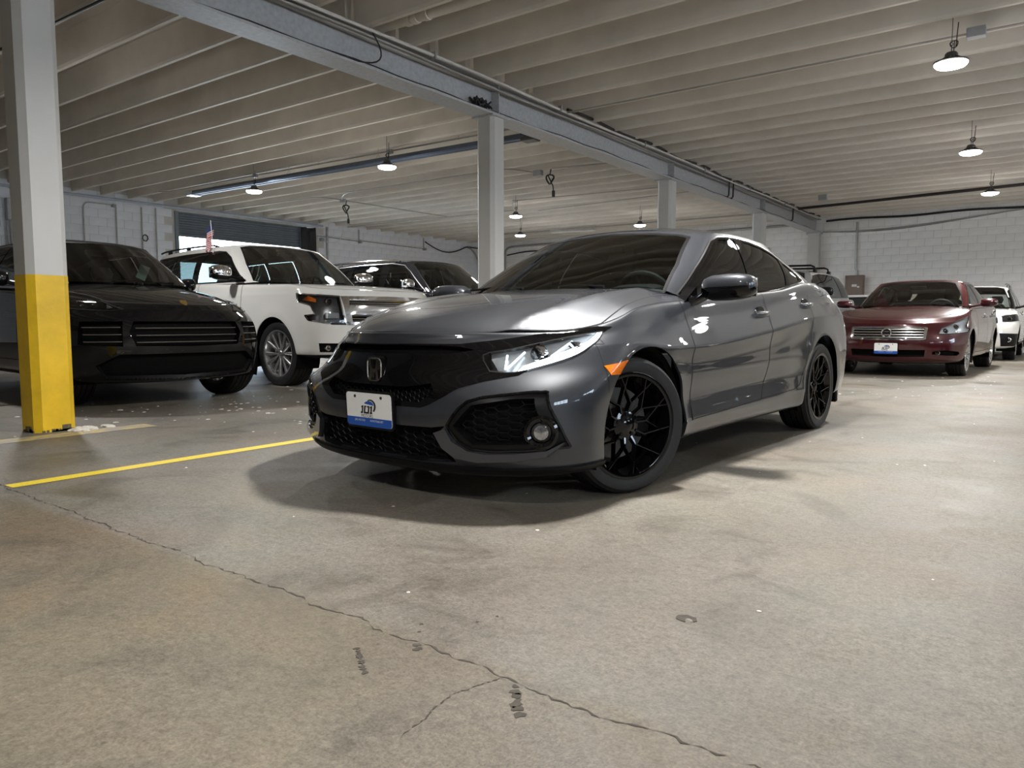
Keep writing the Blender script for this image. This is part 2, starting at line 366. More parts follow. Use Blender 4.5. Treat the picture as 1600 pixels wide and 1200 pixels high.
for y, lab in COLY:
    c = empty('column', (-6.0, y, 0)); setp(c, lab, 'column', 'columns under the girder')
    G().prism(octo(.138, .045), lambda u, w, d: (u, w, d), 1.13, 3.36).build('shaft', 'column_white', c)
    G().prism(octo(.140, .045), lambda u, w, d: (u, w, d), 0.0, 1.13).build('painted_foot', 'column_yellow', c)
    G().box(-.17, .17, -.17, .17, 3.36, 3.38).build('cap_plate', 'girder_paint', c)
    gg = G(); ps = []
    for k in range(26):
        s = random.choice(((1, 0), (0, -1), (1, 0), (0, 1))); tt = random.uniform(-.13, .13); hh = random.choice((.006, .01, .014, .02, .04)) * random.uniform(.6, 1.2); ww = random.uniform(.008, .03)
        x, yy = (s[0] * .1405, tt) if s[0] else (tt, s[1] * .1405)
        gg.box(x - (ww if not s[0] else .003), x + (ww if not s[0] else .003), yy - (ww if s[0] else .003), yy + (ww if s[0] else .003), 0, hh)
    gg.build('base_grime', 'column_dirt', c)
pl = empty('pilaster', (-6.0, Y1 - .12, 0)); setp(pl, 'flat white pilaster against the back wall under the girder end', 'pilaster')
G().box(-.16, .16, -.12, .1, 0, 3.38).build('shaft', 'column_white', pl)
G().box(-.2, .2, -.16, .1, 3.34, 3.375).build('bearing_plate', 'girder_paint', pl)
# roller door ---------------------------------------------------------------
rd = empty('door_1', (XL, 0, 0)); struct(rd)
G().box(-.05, .06, DY0 - .02, DY0 + .07, 0, DZ).build('door_jamb', 'door_frame', rd); G().box(-.05, .06, DY1 - .07, DY1 + .02, 0, DZ).build('door_jamb', 'door_frame', rd)
SLZ0, SLY1 = 3.02, 14.4
sl = G(); h_ = 0.062; prof = [(0, 0), (.014, .012), (.018, .031), (.014, .05), (0, h_)]
sl.add([(x, y, z) for y in (DY0 + .05, SLY1) for x, z in prof], [(i, i + 1, 6 + i, 5 + i) for i in range(4)])
sme = bpy.data.meshes.new('slat'); sme.from_pydata(sl.v, [], sl.f); sme.materials.append(M['slat_steel']); sme.update()
for k in range(10):
    o = bpy.data.objects.new('slat', sme); o.location = (-.02, 0, SLZ0 + k * h_); link(o, rd)
G().box(-.04, .02, DY0 + .05, SLY1, SLZ0 - .03, SLZ0).build('bottom_bar', 'door_frame', rd)
G().box(-.03, .03, SLY1, SLY1 + .05, 0, DZ).build('guide_rail', 'door_frame', rd)
# plain yard outside, seen through the gap under the door
# pipe along the top of the left wall
tp = G().tube([(XL + .09, 7.0, 3.70), (XL + .09, 15.2, 3.70)], .035, 10).tube([(XL + .09, -2, 3.705), (XL + .09, 7.0, 3.70)], .035, 10).build('ceiling_pipe', 'pipe_blue', None, True); setp(tp, 'pale blue grey pipe running along the top of the left block wall', 'pipe')
# ---------------------------------------------------------------- high-bay lamps
def make_lamp(x, y, z, label, cable_top=4.16, pw=1.0):
    e = empty('high_bay_lamp', (x, y, z)); setp(e, label, 'lamp', 'round high bay lamps')
    G().lathe([(.150, .0), (.148, -.018), (.13, -.036), (.08, -.048), (.0, -.052)], 28).build('lens', 'lamp_lens', e, True)
    G().lathe([(.150, -.006), (.160, .0), (.158, .012), (.11, .022), (.062, .034), (.058, .085), (.045, .10), (0, .105)], 28).build('housing', 'lamp_body', e, True)
    f = G()
    for k in range(16):
        a = 6.283 * k / 16; c, s = math.cos(a), math.sin(a)
        f.add([(c * .055 - s * .003, s * .055 + c * .003, .03), (c * .125 - s * .003, s * .125 + c * .003, .02), (c * .06 - s * .003, s * .06 + c * .003, .06),
               (c * .055 + s * .003, s * .055 - c * .003, .03), (c * .125 + s * .003, s * .125 - c * .003, .02), (c * .06 + s * .003, s * .06 - c * .003, .06)],
              [(0, 1, 2), (3, 5, 4), (0, 3, 4, 1), (1, 4, 5, 2), (2, 5, 3, 0)])
    f.build('cooling_fins', 'lamp_body', e)
    h = cable_top - z
    G().tube([(0, 0, .11), (.0, 0, .16), (.012, 0, .18), (0, 0, .2), (-.012, 0, .18), (0, 0, .16)], .005, 6).tube([(0, 0, .2), (0, 0, h)], .004, 6).build('hook', 'lamp_body', e)
    lp = [(0.02, 0, .11)] + [(.035 * math.sin(a) + .02, .02 * math.cos(a * 2), .18 + .035 * math.cos(a)) for a in np.linspace(0, 9, 16)] + [(.05, 0, .38)]
    G().tube(lp, .005, 6).build('power_cord', 'black_cable', e)
    ld = bpy.data.lights.new('lamp_light', 'AREA'); ld.shape = 'DISK'; ld.size = 0.29; ld.energy = LAMP_W * pw; ld.color = (1.0, 0.98, 0.945); ld.spread = math.radians(165)
    lo = bpy.data.objects.new('lamp_light', ld); lo.location = (0, 0, -.06); link(lo, e)
    pd = bpy.data.lights.new('lamp_glow', 'POINT'); pd.shadow_soft_size = .12; pd.energy = LAMP_W * .06 * pw; pd.color = ld.color; po = bpy.data.objects.new('lamp_glow', pd); po.location = (0, 0, -.2); link(po, e)
LAMPS = [(-1.03, 8.75, 'bright round lamp nearest the camera in the right ceiling bay'), (-1.26, 13.42, 'second round lamp in the right bay, above the dark red sedan'),
         (-1.31, 17.88, 'round lamp closest to the back wall in the right bay'), (-9.16, 8.93, 'round lamp under the tube heater, nearer the middle column'),
         (-12.96, 9.02, 'round lamp under the tube heater above the black hanging cord, nearer the roller door'), (-10.88, 14.91, 'small far round lamp just right of the middle column, the upper one'),
         (-13.18, 18.29, 'small far round lamp just right of the middle column, the lower one'), (-9.22, 18.25, 'small far round lamp above the windshield of the grey hatchback'),
         (-1.7, 3.7, 'round lamp overhead above the grey hatchback, out of frame'), (-1.1, -1.2, 'round lamp overhead above the camera, out of frame'),
         (-9.3, 3.6, 'round lamp overhead above the black car, out of frame'), (3.4, 8.7, 'round lamp far right overhead, out of frame'), (3.4, -1.0, 'round lamp right behind the camera overhead, out of frame'), (3.4, 13.4, 'round lamp added overhead at the far right, unseen, to brighten the back wall'), (3.4, 17.9, 'round lamp added by the back wall at the far right, unseen, to brighten it')]  # last two are added out of view to brighten the back wall
for x, y, lab in LAMPS: make_lamp(x, y, 3.36, lab, pw={-1.7: 1.45, -1.1: .75, -9.3: .6}.get(x, 1.0))
# ---------------------------------------------------------------- conduits, boxes, heater
def pipe(name, path, r, mat, label, cat='conduit', group=None, n=8):
    return setp(G().tube(path, r, n).build(name, mat, None, True), label, cat, group)
def straps(parent, pts, mat='conduit_grey', r=.02):
    for p in pts: G().tube([(p[0], p[1], p[2] - r), (p[0], p[1], ZJ + .02)], .004, 5).build('strap', mat, parent)
def jbox(x, y, z, label, s=.055):
    g = G().bbox(x - s, x + s, y - s * .6, y + s * .6, z - s * .7, z + s * .5, .006); return setp(g.build('junction_box', 'steel_grey'), label, 'junction box')
c = pipe('conduit', [(-5.8, 9.16, 3.735), (XR - .1, 9.13, 3.735)], .012, 'conduit_grey', 'thin conduit crossing the right ceiling bay to the nearest lamp'); 
jbox(-0.86, 9.13, 3.735, 'grey junction box on the conduit above the nearest lamp', .085)
c = pipe('conduit', arc((-16.9, 9.25, 3.78), (-16.7, 9.25, 3.735), (-16.3, 9.25, 3.735)) + [(-6.3, 9.42, 3.735)], .013, 'conduit_grey', 'thin conduit above the tube heater in the left bay'); straps(c, [(-15, 9.27, 3.735), (-11.4, 9.34, 3.735), (-8, 9.4, 3.735)])
jbox(-13.25, 9.25, 3.72, 'grey junction box above the heater lamp nearer the roller door'); jbox(-9.5, 9.34, 3.72, 'grey junction box above the heater lamp nearer the middle column')
ht = empty('tube_heater', (-10.95, 9.27, 3.56), math.atan2(.22, 8.67)); setp(ht, 'long slim radiant tube heater with blue grey reflector hung under the joists', 'heater')
for side in (-1, 1):
    G().add([(x, side * y, z) for x in (-4.33, 4.33) for y, z in ((.02, .06), (.075, .045), (.12, -.02), (.125, -.02), (.08, .05), (.02, .066))], [(i, i + 1, 7 + i, 6 + i) for i in range(5)]).build('reflector', 'heater_blue' if side < 0 else 'heater_bright', ht)
G().box(-4.33, 4.33, -.02, .02, .058, .066).build('reflector_spine', 'heater_blue', ht)
for sy in (-.055, .055): G().tube([(-4.3, sy, 0), (4.25, sy, 0)], .038, 10).build('burner_tube', 'heater_blue', ht, True)
G().bbox(4.25, 4.5, -.1, .1, -.07, .07, .01).build('burner_box', 'lamp_body', ht); G().bbox(-4.5, -4.28, -.12, .12, -.05, .05, .01).build('end_cap', 'heater_bright', ht)
for x in (-3.6, -1.2, 1.2, 3.6): G().tube([(x, -.06, .05), (x, 0, .14), (x, .06, .05)], .004, 5).tube([(x, 0, .14), (x, 0, .24)], .004, 5).build('hanger', 'conduit_grey', ht)
pipe('conduit', [(-18.2, 11.6, 3.735), (-14.5, 11.75, 3.735)] + arc((-14.5, 11.75, 3.735), (-14.2, 11.8, 3.735), (-14.1, 12.2, 3.70)), .013, 'conduit_grey', 'thin conduit running from the roller door top to the left hanging cord coil')
pipe('conduit', arc((-14.05, 12.2, 3.70), (-13.6, 11.75, 3.73), (-13.1, 11.72, 3.735)) + [(-8.9, 11.74, 3.735)] + arc((-8.9, 11.74, 3.735), (-8.7, 11.8, 3.735), (-8.5, 12.2, 3.7)), .013, 'conduit_grey', 'thin conduit between the two hanging cord coils in the left bay')
pipe('conduit', [(-14.1, 12.3, 3.70), (-14.11, 16.18, 3.735)], .014, 'conduit_grey', 'thin conduit running deeper from the left hanging cord coil')
pipe('conduit', [(-18.2, 16.0, 3.735), (-11.9, 16.23, 3.735), (-11.2, 15.2, 3.735), (-10.9, 15.0, 3.72)], .014, 'conduit_grey', 'thin conduit feeding the small upper far lamp')
pipe('conduit', [(-11.0, 14.94, 3.735), (-7.2, 15.38, 3.735), (-6.2, 15.4, 3.735)], .011, 'conduit_grey', 'faint conduit left of the third column, the higher one')
pipe('conduit', [(-11.4, 16.65, 3.735), (-7.7, 16.3, 3.735), (-6.2, 16.2, 3.735)], .011, 'conduit_grey', 'faint conduit left of the third column, the lower one')
pipe('conduit', [(-16.0, 20.3, 3.735), (-15.0, 20.47, 3.735), (-6.2, 20.75, 3.735)], .02, 'conduit_grey', 'conduit across the far end of the left bay near the back wall')
pipe('conduit', [(-8.05, 12.2, 3.72), (-6.2, 12.62, 3.735)], .013, 'conduit_grey', 'thin conduit from the right hanging cord coil to the girder')
jbox(-8.4, 12.25, 3.69, 'grey junction box beside the right hanging cord coil', .09); jbox(-14.08, 12.25, 3.69, 'grey junction box above the left hanging cord coil', .07)
def coil(x, y, z, r, label, turns=4):
    P = [(x + .02, y, z + r + .1)]
    for k in range(turns * 14):
        a = 2 * math.pi * k / 14; rr = r * (1 + .07 * math.sin(k * .37)); P.append((x + rr * math.sin(a) * .85, y + .04 * math.sin(k * .9), z + rr * math.cos(a)))
    P += [(x + .07, y, z - r - .05), (x + .08, y, z - r - .16)]
    e = setp(G().tube(P, .013, 6).build('cord_coil', 'black_cable', None, True), label, 'cord'); G().bbox(x + .055, x + .105, y - .025, y + .025, z - r - .25, z - r - .13, .008).build('plug', 'black_cable', e); return e
coil(-14.1, 12.36, 3.5, .1, 'black coiled cord hanging below the ceiling left of the middle column'); coil(-8.08, 12.19, 3.52, .09, 'black coiled cord hanging below the ceiling right of the middle column', 3)
tl = empty('tube_light', (-12.75, 20.55, 3.66), .25); setp(tl, 'unlit white strip light fitting at the far end of the left bay', 'light fitting')
G().prism([(-.09, 0), (.09, 0), (.05, .07), (-.05, .07)], lambda u, w, d: (d, u, w), -.75, .75).build('housing', 'conduit_white', tl)
for s in (-.04, .04): G().tube([(-.7, s, -.012), (.7, s, -.012)], .013, 8).build('tube', 'label_white', tl, True)
# pipes, cables and clutter along the girder
for i, (x, z, r, mat, lab) in enumerate([(-5.80, 3.745, .018, 'conduit_white', 'pale pipe along the upper right edge of the girder, the outermost'), (-5.86, 3.70, .014, 'conduit_grey', 'grey pipe tucked under the top flange of the girder'),
                                       (-5.93, 3.72, .03, 'conduit_grey', 'thicker grey pipe against the web under the top flange of the girder')]):
    p = pipe('girder_pipe', [(x, y, z + .012 * math.sin(y * 1.1 + i * 2)) for y in np.linspace(1.0, 22.6, 40)], r, mat, lab, 'pipe')
    if i == 0:
        for y in np.arange(3.8, 22, 2.6): G().box(x - .03, x + .03, y - .012, y + .012, z - .04, z + .05).build('pipe_clamp', 'steel_grey', p)
pipe('cable_run', [(-5.82 + .02 * math.sin(y * 2.3), y, 3.80 - .02 * math.sin(y * 3)) for y in np.linspace(9.2, 22.8, 50)], .022, 'black_cable', 'black cable bundle lying on top of the girder toward the back wall', 'cable')
pipe('cable_run', [(-5.86 + .015 * math.sin(y * 1.4), y, 3.415 + .008 * math.sin(y * 5)) for y in np.linspace(2, 22.5, 70)], .007, 'black_cable', 'thin black cable along the bottom flange of the girder', 'cable')
pipe('cable_loop', arc((-5.84, 5.5, 3.76), (-5.83, 5.95, 3.35), (-5.9, 4.9, 3.43), 12), .008, 'black_cable', 'black cable looping down over the near end of the girder', 'cable')
for (y, lab) in ((15.9, 'black pipe pair dropping down the girder web past the third column'), (20.3, 'black pipe dropping down the girder web near the back wall')):
    pipe('drop_pipe', [(-5.83, y, 3.79), (-5.84, y, 3.46), (-5.86, y, 3.43), (-5.98, y, 3.42)], .018, 'black_cable', lab, 'pipe')
pipe('drop_pipe', [(-5.83, 15.65, 3.79), (-5.84, 15.65, 3.46), (-5.86, 15.65, 3.43), (-5.98, 15.65, 3.42)], .018, 'black_cable', 'black pipe on the girder web just nearer than its twin past the third column', 'pipe')
cl = G(); P = [(-5.93, 7.2, 3.43)]
for k in range(60): P.append((-5.93 + .05 * math.sin(k * 1.3), 7.33 + .13 * math.sin(k * .83) + .002 * k, 3.485 + .05 * math.cos(k * 1.9)))
setp(cl.tube(P, .011, 6).build('cable_clump', 'black_cable', None, True), 'tangled black cable clump on the girder above the middle column', 'cable')
# pipe between joists at the top of the frame
pp = setp(G().tube([(-6.4, 5.72, 3.88), (-4.9, 5.78, 3.88), (1.5, 5.86, 3.90)], .05, 12).build('drain_pipe', 'joist_paint', None, True), 'cream painted drain pipe between joists above the girder', 'pipe')
for x in (-5.55, -5.3, -5.45): G().lathe([(.05, -.03), (.066, -.03), (.066, .03), (.05, .03)], 16, 'x', (x, 5.75, 3.88)).build('pipe_coupling', 'joist_paint', pp, True)
pipe('conduit', [(-17.8, 3.2, 3.735), (-6.2, 3.52, 3.735)], .014, 'black_cable', 'dark conduit along a joist at the top left corner', 'conduit')
pipe('water_pipe', [(-5.7, 20.3, 3.72), (-4.9, 20.2, 3.72), (XR - .2, 18.4, 3.72)], .035, 'black_cable', 'black pipe under the joists near the back wall in the right bay', 'pipe')
pipe('cable_run', [(x, Y1 - .065, 3.70 + .02 * math.sin(x * 2.2)) for x in np.linspace(-5.7, 6.8, 40)], .03, 'black_cable', 'dark cable bundle along the top of the back wall', 'cable')
for i, (dz, r) in enumerate(((.34, .014), (.42, .01), (.25, .01))):
    pipe('sagging_cable', [(-5.8 + t * 5.6, Y1 - .05 - .01 * i, 3.40 + .31 * t ** 1.5 - dz * .5 * math.sin(math.pi * t) * (1 - t)) for t in np.linspace(0, 1, 30)], r, 'conduit_grey', ('thick grey cable', 'thin grey cable', 'middle grey cable')[i] + ' sagging along the top of the back wall', 'cable')
pipe('conduit', [(-4.86, Y1 - .04, 3.62), (-4.86, Y1 - .04, 2.3), (-4.83, Y1 - .04, 2.22), (-4.83, Y1 - .04, 2.09)], .03, 'conduit_grey', 'grey conduit running down the back wall into the brown electrical panel')
ep = empty('electrical_panel', (-4.86, Y1 - .01, 1.83)); setp(ep, 'brown metal electrical panel box on the back wall beside the red sedan', 'electrical panel')
G().bbox(-.25, .25, -.16, .0, -.28, .28, .012).build('cabinet', 'panel_brown', ep); G().bbox(-.21, .23, -.172, -.16, -.26, .26, .005).build('door', 'panel_brown', ep)
G().box(-.06, .07, -.175, -.172, -.05, .02).build('label', 'label_white', ep); G().box(.08, .14, -.176, -.172, -.08, -.03).build('label', 'label_white', ep)
sh = empty('white_worktop', (-4.3, 21.9, 0)); setp(sh, 'white topped bench by the back wall between the grey and red cars', 'bench')
G().bbox(-.75, .6, -.35, .35, 1.44, 1.50, .01).build('top', 'label_white', sh)
for sx in (-.6, .45):
    for sy in (-.28, .28): G().box(sx - .03, sx + .03, sy - .03, sy + .03, 0, 1.44).build('leg', 'steel_grey', sh)
G().box(-.65, .5, -.3, .3, .9, 1.44).build('cabinet', 'black_rubber', sh)
jbox(-4.75, 18.9, 3.74, 'small grey box under the joists near the back of the right bay', .1)
# left wall services
for i, (y, z0, z1) in enumerate(((7.78, 0, 3.66), (8.25, 0, 3.5), (9.0, 0, 3.6), (9.62, 0, 3.6), (9.98, 0, 3.62))):
    P = [(XL + .05, y, z0), (XL + .05, y, z1)]
    if i == 1: P = [(XL + .05, y, 0), (XL + .05, y, 3.4)] + arc((XL + .05, y, 3.4), (XL + .05, y, 3.56), (XL + .05, y + .14, 3.57)) + [(XL + .05, 8.95, 3.58)]
    pipe('wall_conduit', P, .016, 'conduit_grey', ('first', 'second bent', 'third', 'fourth', 'fifth')[i] + ' vertical conduit on the left wall, counted toward the roller door')
jbox(XL + .08, 8.93, 3.56, 'small box on the left wall where two conduits meet', .06)
P = [(XL + .06, 9.68 + .07 * math.sin(k * .9), 2.86 + .08 * math.cos(k * .9)) for k in range(30)]
setp(G().tube(P, .014, 6).build('hose_loop', 'black_cable', None, True), 'small black hose loop hung on the left wall beside the roller door', 'hose')
mb = empty('meter_box', (XL + .09, 6.72, 3.25)); setp(mb, 'grey meter box with pipes on the left wall at the frame edge', 'meter box')
G().bbox(-.06, .06, -.08, .08, -.28, .2, .02).build('housing', 'steel_grey', mb)
for dy in (-.06, .0, .12): G().tube([(0, dy, -.28), (0, dy, -3.2)], .022, 8).build('pipe', 'steel_grey', mb, True)
G().tube(arc((0, -.1, .45), (0, .25, .45), (0, .12, -.3), 8), .018, 8).build('bent_pipe', 'steel_grey', mb, True)
for y0, y1, lab in ((15.0, 16.75, 'conduit along the left wall between roller door and outlet box'), (16.75, 19.75, 'conduit along the left wall beyond the outlet box')):
    pipe('wall_conduit', [(XL + .05, y0, 3.40), (XL + .05, y1, 3.37)], .016, 'conduit_grey', lab)
for y, lab in ((16.72, 'outlet box on the left wall nearer the roller door'), (19.75, 'outlet box on the left wall nearer the far corner')):
    b = jbox(XL + .08, y, 3.36, lab, .07); G().tube([(XL + .05, y - .02, 3.4), (XL + .05, y - .02, 3.74)], .016, 6).build('riser', 'conduit_grey', b, True)
jbox(XL + .08, 15.16, 3.3, 'switch box on the left wall right of the banner', .08); pipe('wall_conduit', [(XL + .05, 15.4, 3.7), (XL + .05, 15.4, 2.0)], .03, 'conduit_grey', 'grey vertical conduit on the left wall right of the banner')
pipe('white_cable', arc((XL + .35, 15.75, 3.78), (XL + .3, 15.9, 3.1), (XL + .06, 15.25, 3.26), 14), .009, 'white_cable', 'thin white cable drooping from the ceiling to the left wall', 'cable')
pipe('wall_cable', [(XL + .06, 19.8 + t * 3.2, 3.62 - .28 * math.sin(math.pi * min(1, t * 1.4)) * (1 if t < .72 else .4)) for t in np.linspace(0, 1, 24)], .022, 'black_cable', 'black cable sagging on the left wall near the far corner', 'cable')
pipe('wall_cable', arc((XL + .08, 23.0, 2.0), (XL + .1, 22.9, 3.5), (XL + .06, 22.2, 3.6), 8), .03, 'conduit_grey', 'grey pipe bending up in the far left corner', 'pipe')
pipe('wall_pipe', [(-17.4, Y1 - .05, 0)] + arc((-17.4, Y1 - .05, 3.4), (-17.4, Y1 - .05, 3.62), (-17.0, Y1 - .05, 3.63), 6) + [(-6.4, Y1 - .05, 3.66)], .04, 'conduit_grey', 'dark pipe framing the back wall behind the windshield of the grey hatchback', 'pipe')
pipe('wall_cable', [(-17.3 + t * 5, Y1 - .05, 3.32 + .22 * t + .05 * math.sin(t * 9)) for t in np.linspace(0, 1, 24)], .025, 'black_cable', 'black cable along the far back wall below the framing pipe', 'cable')
# banner at the roller door
bn = empty('banner', (XL + .12, 14.62, 0)); setp(bn, 'black feather banner standing beside the roller door opening', 'banner')
g = G(); nz = 16
for k in range(nz + 1):
    z = 1.2 + 2.4 * k / nz
    for j in range(7): y = -.24 + .5 * j / 6; g.v.append((.05 * math.sin(j * 1.6 + k * .35), y, z))
g.f = [(k * 7 + j, k * 7 + j + 1, k * 7 + 8 + j, k * 7 + 7 + j) for k in range(nz) for j in range(6)]; g.m = [0] * len(g.f)
o = g.build('cloth', 'banner_black', bn, True); o.modifiers.new('thick', 'SOLIDIFY').thickness = .004
G().tube([(.0, .25, 0), (.0, .25, 3.62)], .03, 8).build('pole', 'banner_black', bn, True); G().box(-.25, .25, -.2, .25, 0, .05).build('foot', 'steel_grey', bn)
G().bbox(-.03, .03, .1, .16, 0, 2.9, .005).build('door_post', 'pole_wood', bn)
# floor markings and debris --------------------------------------------------
def strip(name, x0, x1, y0, y1, mat, label):
    return setp(mk(name, [(x0, y0, .0016), (x1, y0, .0016), (x1, y1, .0016), (x0, y1, .0016)], [(0, 1, 2, 3)], mat), label, 'floor marking')
strip('parking_line', -4.135, -4.035, 1.42, 9.4, 'stripe_yellow', 'bright yellow parking line painted on the floor left of the grey hatchback')
strip('parking_line', -5.75, -5.55, -2.0, 2.95, 'stripe_faded', 'faded worn yellow line on the floor at the foot of the near column')
g = G()
for k in range(22):
    a = random.uniform(-1.2, 1.2); d = random.uniform(.16, .36); v, f = pebble(-6.0 + d * math.cos(a) * .8, 2.42 + abs(d * math.sin(a)) * 1.1, random.uniform(.015, .05), flat=.35); g.add(v, f)
setp(g.build('plaster_crumbs', 'plaster'), 'white plaster crumbs heaped at the foot of the near column', 'rubble', None, 'stuff')
g = G()
for k in range(110):
    x, y = random.gauss(-6.3, .75), random.gauss(4.0, .8); v, f = pebble(x, y, random.choice((.006, .008, .012, .022)) * random.uniform(.7, 1.2), flat=.25); g.add(v, f)
for k in range(60):
    v, f = pebble(random.uniform(-3.2, -.2), random.uniform(8.5, 13), random.uniform(.008, .018), flat=.2); g.add(v, f)
for k in range(40):
    v, f = pebble(random.uniform(-4, .5), random.uniform(1.5, 7), random.uniform(.004, .008), flat=.3); g.add(v, f)
setp(g.build('floor_flakes', 'debris'), 'scattered white paint flakes on the concrete floor in front of the black car', 'rubble', None, 'stuff')
# ---------------------------------------------------------------- car body surfaces (numpy lofts in car space: x forward from rear axle, y left, z up)
def pchip(x, y, q):
    x = np.asarray(x, float); y = np.asarray(y, float); q = np.asarray(q, float)
    if y.ndim == 1: return pchip(x, y[:, None], q)[:, 0]
    h = np.diff(x); d = np.diff(y, axis=0) / h[:, None]; n = len(x); m = np.zeros_like(y)
    if n == 2: m[:] = d[0]
    else:
        w1 = 2 * h[1:] + h[:-1]; w2 = h[1:] + 2 * h[:-1]
        with np.errstate(divide='ignore', invalid='ignore'):
            hm = (w1 + w2)[:, None] / (w1[:, None] / d[:-1] + w2[:, None] / d[1:])
        m[1:-1] = np.where(d[:-1] * d[1:] > 0, hm, 0)
        for e, (a, b, i) in ((0, (0, 1, 0)), (-1, (-1, -2, -1))):
            v = ((2 * h[a] + h[b]) * d[a] - h[a] * d[b]) / (h[a] + h[b])
            v = np.where(v * d[a] <= 0, 0, v); v = np.where((d[a] * d[b] < 0) & (np.abs(v) > 3 * np.abs(d[a])), 3 * d[a], v); m[e] = v
    k = np.clip(np.searchsorted(x, q) - 1, 0, n - 2); t = ((q - x[k]) / h[k])[:, None]; hk = h[k][:, None]
    return y[k] * (1 + 2 * t) * (1 - t) ** 2 + m[k] * hk * t * (1 - t) ** 2 + y[k + 1] * t * t * (3 - 2 * t) + m[k + 1] * hk * t * t * (t - 1)
def cat_rom(x, y, q):
    """smooth interpolation (non monotone, C1 with finite-difference tangents)"""
    x = np.asarray(x, float); y = np.asarray(y, float); h = np.diff(x); d = np.diff(y, axis=0) / h[:, None]; m = np.zeros_like(y)
    m[0] = d[0]; m[-1] = d[-1]; m[1:-1] = (d[:-1] * h[1:, None] + d[1:] * h[:-1, None]) / (h[:-1] + h[1:])[:, None]
    n = len(x); k = np.clip(np.searchsorted(x, q) - 1, 0, n - 2); t = ((q - x[k]) / h[k])[:, None]; hk = h[k][:, None]
    return y[k] * (1 + 2 * t) * (1 - t) ** 2 + m[k] * hk * t * (1 - t) ** 2 + y[k + 1] * t * t * (3 - 2 * t) + m[k + 1] * hk * t * t * (t - 1)
def fx(tab, xs):
    t = sorted(tab); return pchip([a for a, _ in t], [b for _, b in t], np.clip(xs, t[0][0], t[-1][0]))
FT = np.radians([0, 12, 24, 36, 48, 59, 69, 78, 85, 90]); RT = np.radians([90, 78, 62, 42, 20, 0])
def ring(lv, XS):
    xf, D, p = lv['f']; xe = xf - D; ye = fx(lv['y'], np.array([xe]))[0]; ze = fx(lv['z'], np.array([xe]))[0]; zc, zm = lv['zf']
    c = np.cos(FT).clip(0); s = np.sin(FT)
    P = [np.stack([xf - D * (1 - c ** (2 / p)), ye * s ** (2 / p), pchip(np.radians([0, 55, 90]), [zc, zm, ze], FT)], 1)]
    xr, Dr, pr = lv['r']; x1 = xr + Dr
    t = np.linspace(0, 1, len(XS)); xs = np.array([xe + (x1 - xe) * u for u in XS])
    P.append(np.stack([xs, fx(lv['y'], xs), fx(lv['z'], xs)], 1))
    c = np.cos(RT).clip(0); s = np.sin(RT); ye = fx(lv['y'], np.array([x1]))[0]; ze = fx(lv['z'], np.array([x1]))[0]
    P.append(np.stack([xr + Dr * (1 - c ** (2 / pr)), ye * s ** (2 / pr), ze + (lv['zr'] - ze) * (1 - s)], 1))
    return np.concatenate(P)
XSIDE = np.linspace(0, 1, 12)[1:-1]
def relax(A, it):
    for _ in range(it): A[:, 1:-1] = A[:, 1:-1] * .5 + (A[:, :-2] + A[:, 2:]) * .25
    return A
def lower_body(levels, nu, nv, crease=(), it=6):
    C = np.stack([ring(l, XSIDE) for l in levels])
    u = np.concatenate([[0], np.cumsum(np.linalg.norm(np.diff(C, axis=1), axis=2).mean(0))]); uq = np.linspace(0, u[-1], nu)
    A = np.stack([pchip(u, c, uq) for c in C]); A = relax(A, it)
    v = np.concatenate([[0], np.cumsum(np.linalg.norm(np.diff(A, axis=0), axis=2).mean(1))])
    vq = []
    for i in range(len(v) - 1):
        k = max(2, int(round(nv * (v[i + 1] - v[i]) / v[-1]))); vq += list(np.linspace(v[i], v[i + 1], k + 1)[:-1])
    vq = np.array(vq + [v[-1]]); cr = sorted(set([0, len(levels) - 1]) | set(crease)); out = np.zeros((len(vq), nu, 3))
    for a, b in zip(cr[:-1], cr[1:]):
        sel = (vq >= v[a] - 1e-9) & (vq <= v[b] + 1e-9)
        Y = A[a:b + 1].reshape(b - a + 1, -1); out[sel] = cat_rom(v[a:b + 1], Y, vq[sel]).reshape(-1, nu, 3)
    out[:, 0, 1] = 0; out[:, -1, 1] = 0
    return out
def deck(edge, zc, xr_, nv, n=3.0, ridge=None):
    """surface from an edge curve (k,3) inward to the centre plane"""
    k = len(edge); out = np.zeros((nv, k, 3)); z0 = fx(zc, edge[:, 0])
    for j in range(nv):
        s = 1 - j / (nv - 1); y = edge[:, 1] * s
        z = edge[:, 2] + (z0 - edge[:, 2]) * (1 - s ** n)
        if ridge: z = z + ridge(edge[:, 0], y)
        out[j] = np.stack([edge[:, 0], y, z], 1)
    return out
def greenhouse(gb, gt, nu, nv, bow, it=4):
    C = np.stack([np.array(gb, float), np.array(gt, float)])
    u = np.concatenate([[0], np.cumsum(np.linalg.norm(np.diff(C, axis=1), axis=2).mean(0))]); uq = np.linspace(0, u[-1], nu)
    A = relax(np.stack([pchip(u, c, uq) for c in C]), it)
    tg = np.gradient(A.mean(0), axis=0); nrm = np.stack([-tg[:, 1], tg[:, 0], 0 * tg[:, 0]], 1); nrm /= np.linalg.norm(nrm, axis=1, keepdims=True) + 1e-9
    sgn = np.sign((nrm * (A.mean(0) - np.array([.5, 0, 0]))).sum(1).mean()); nrm *= sgn
    w = np.linspace(0, 1, nv)[:, None, None]; b = np.asarray(bow) if np.ndim(bow) else bow
    out = A[0] * (1 - w) + A[1] * w + nrm * (4 * w * (1 - w)) * b
    out[:, 0, 1] = 0; out[:, -1, 1] = 0
    return out
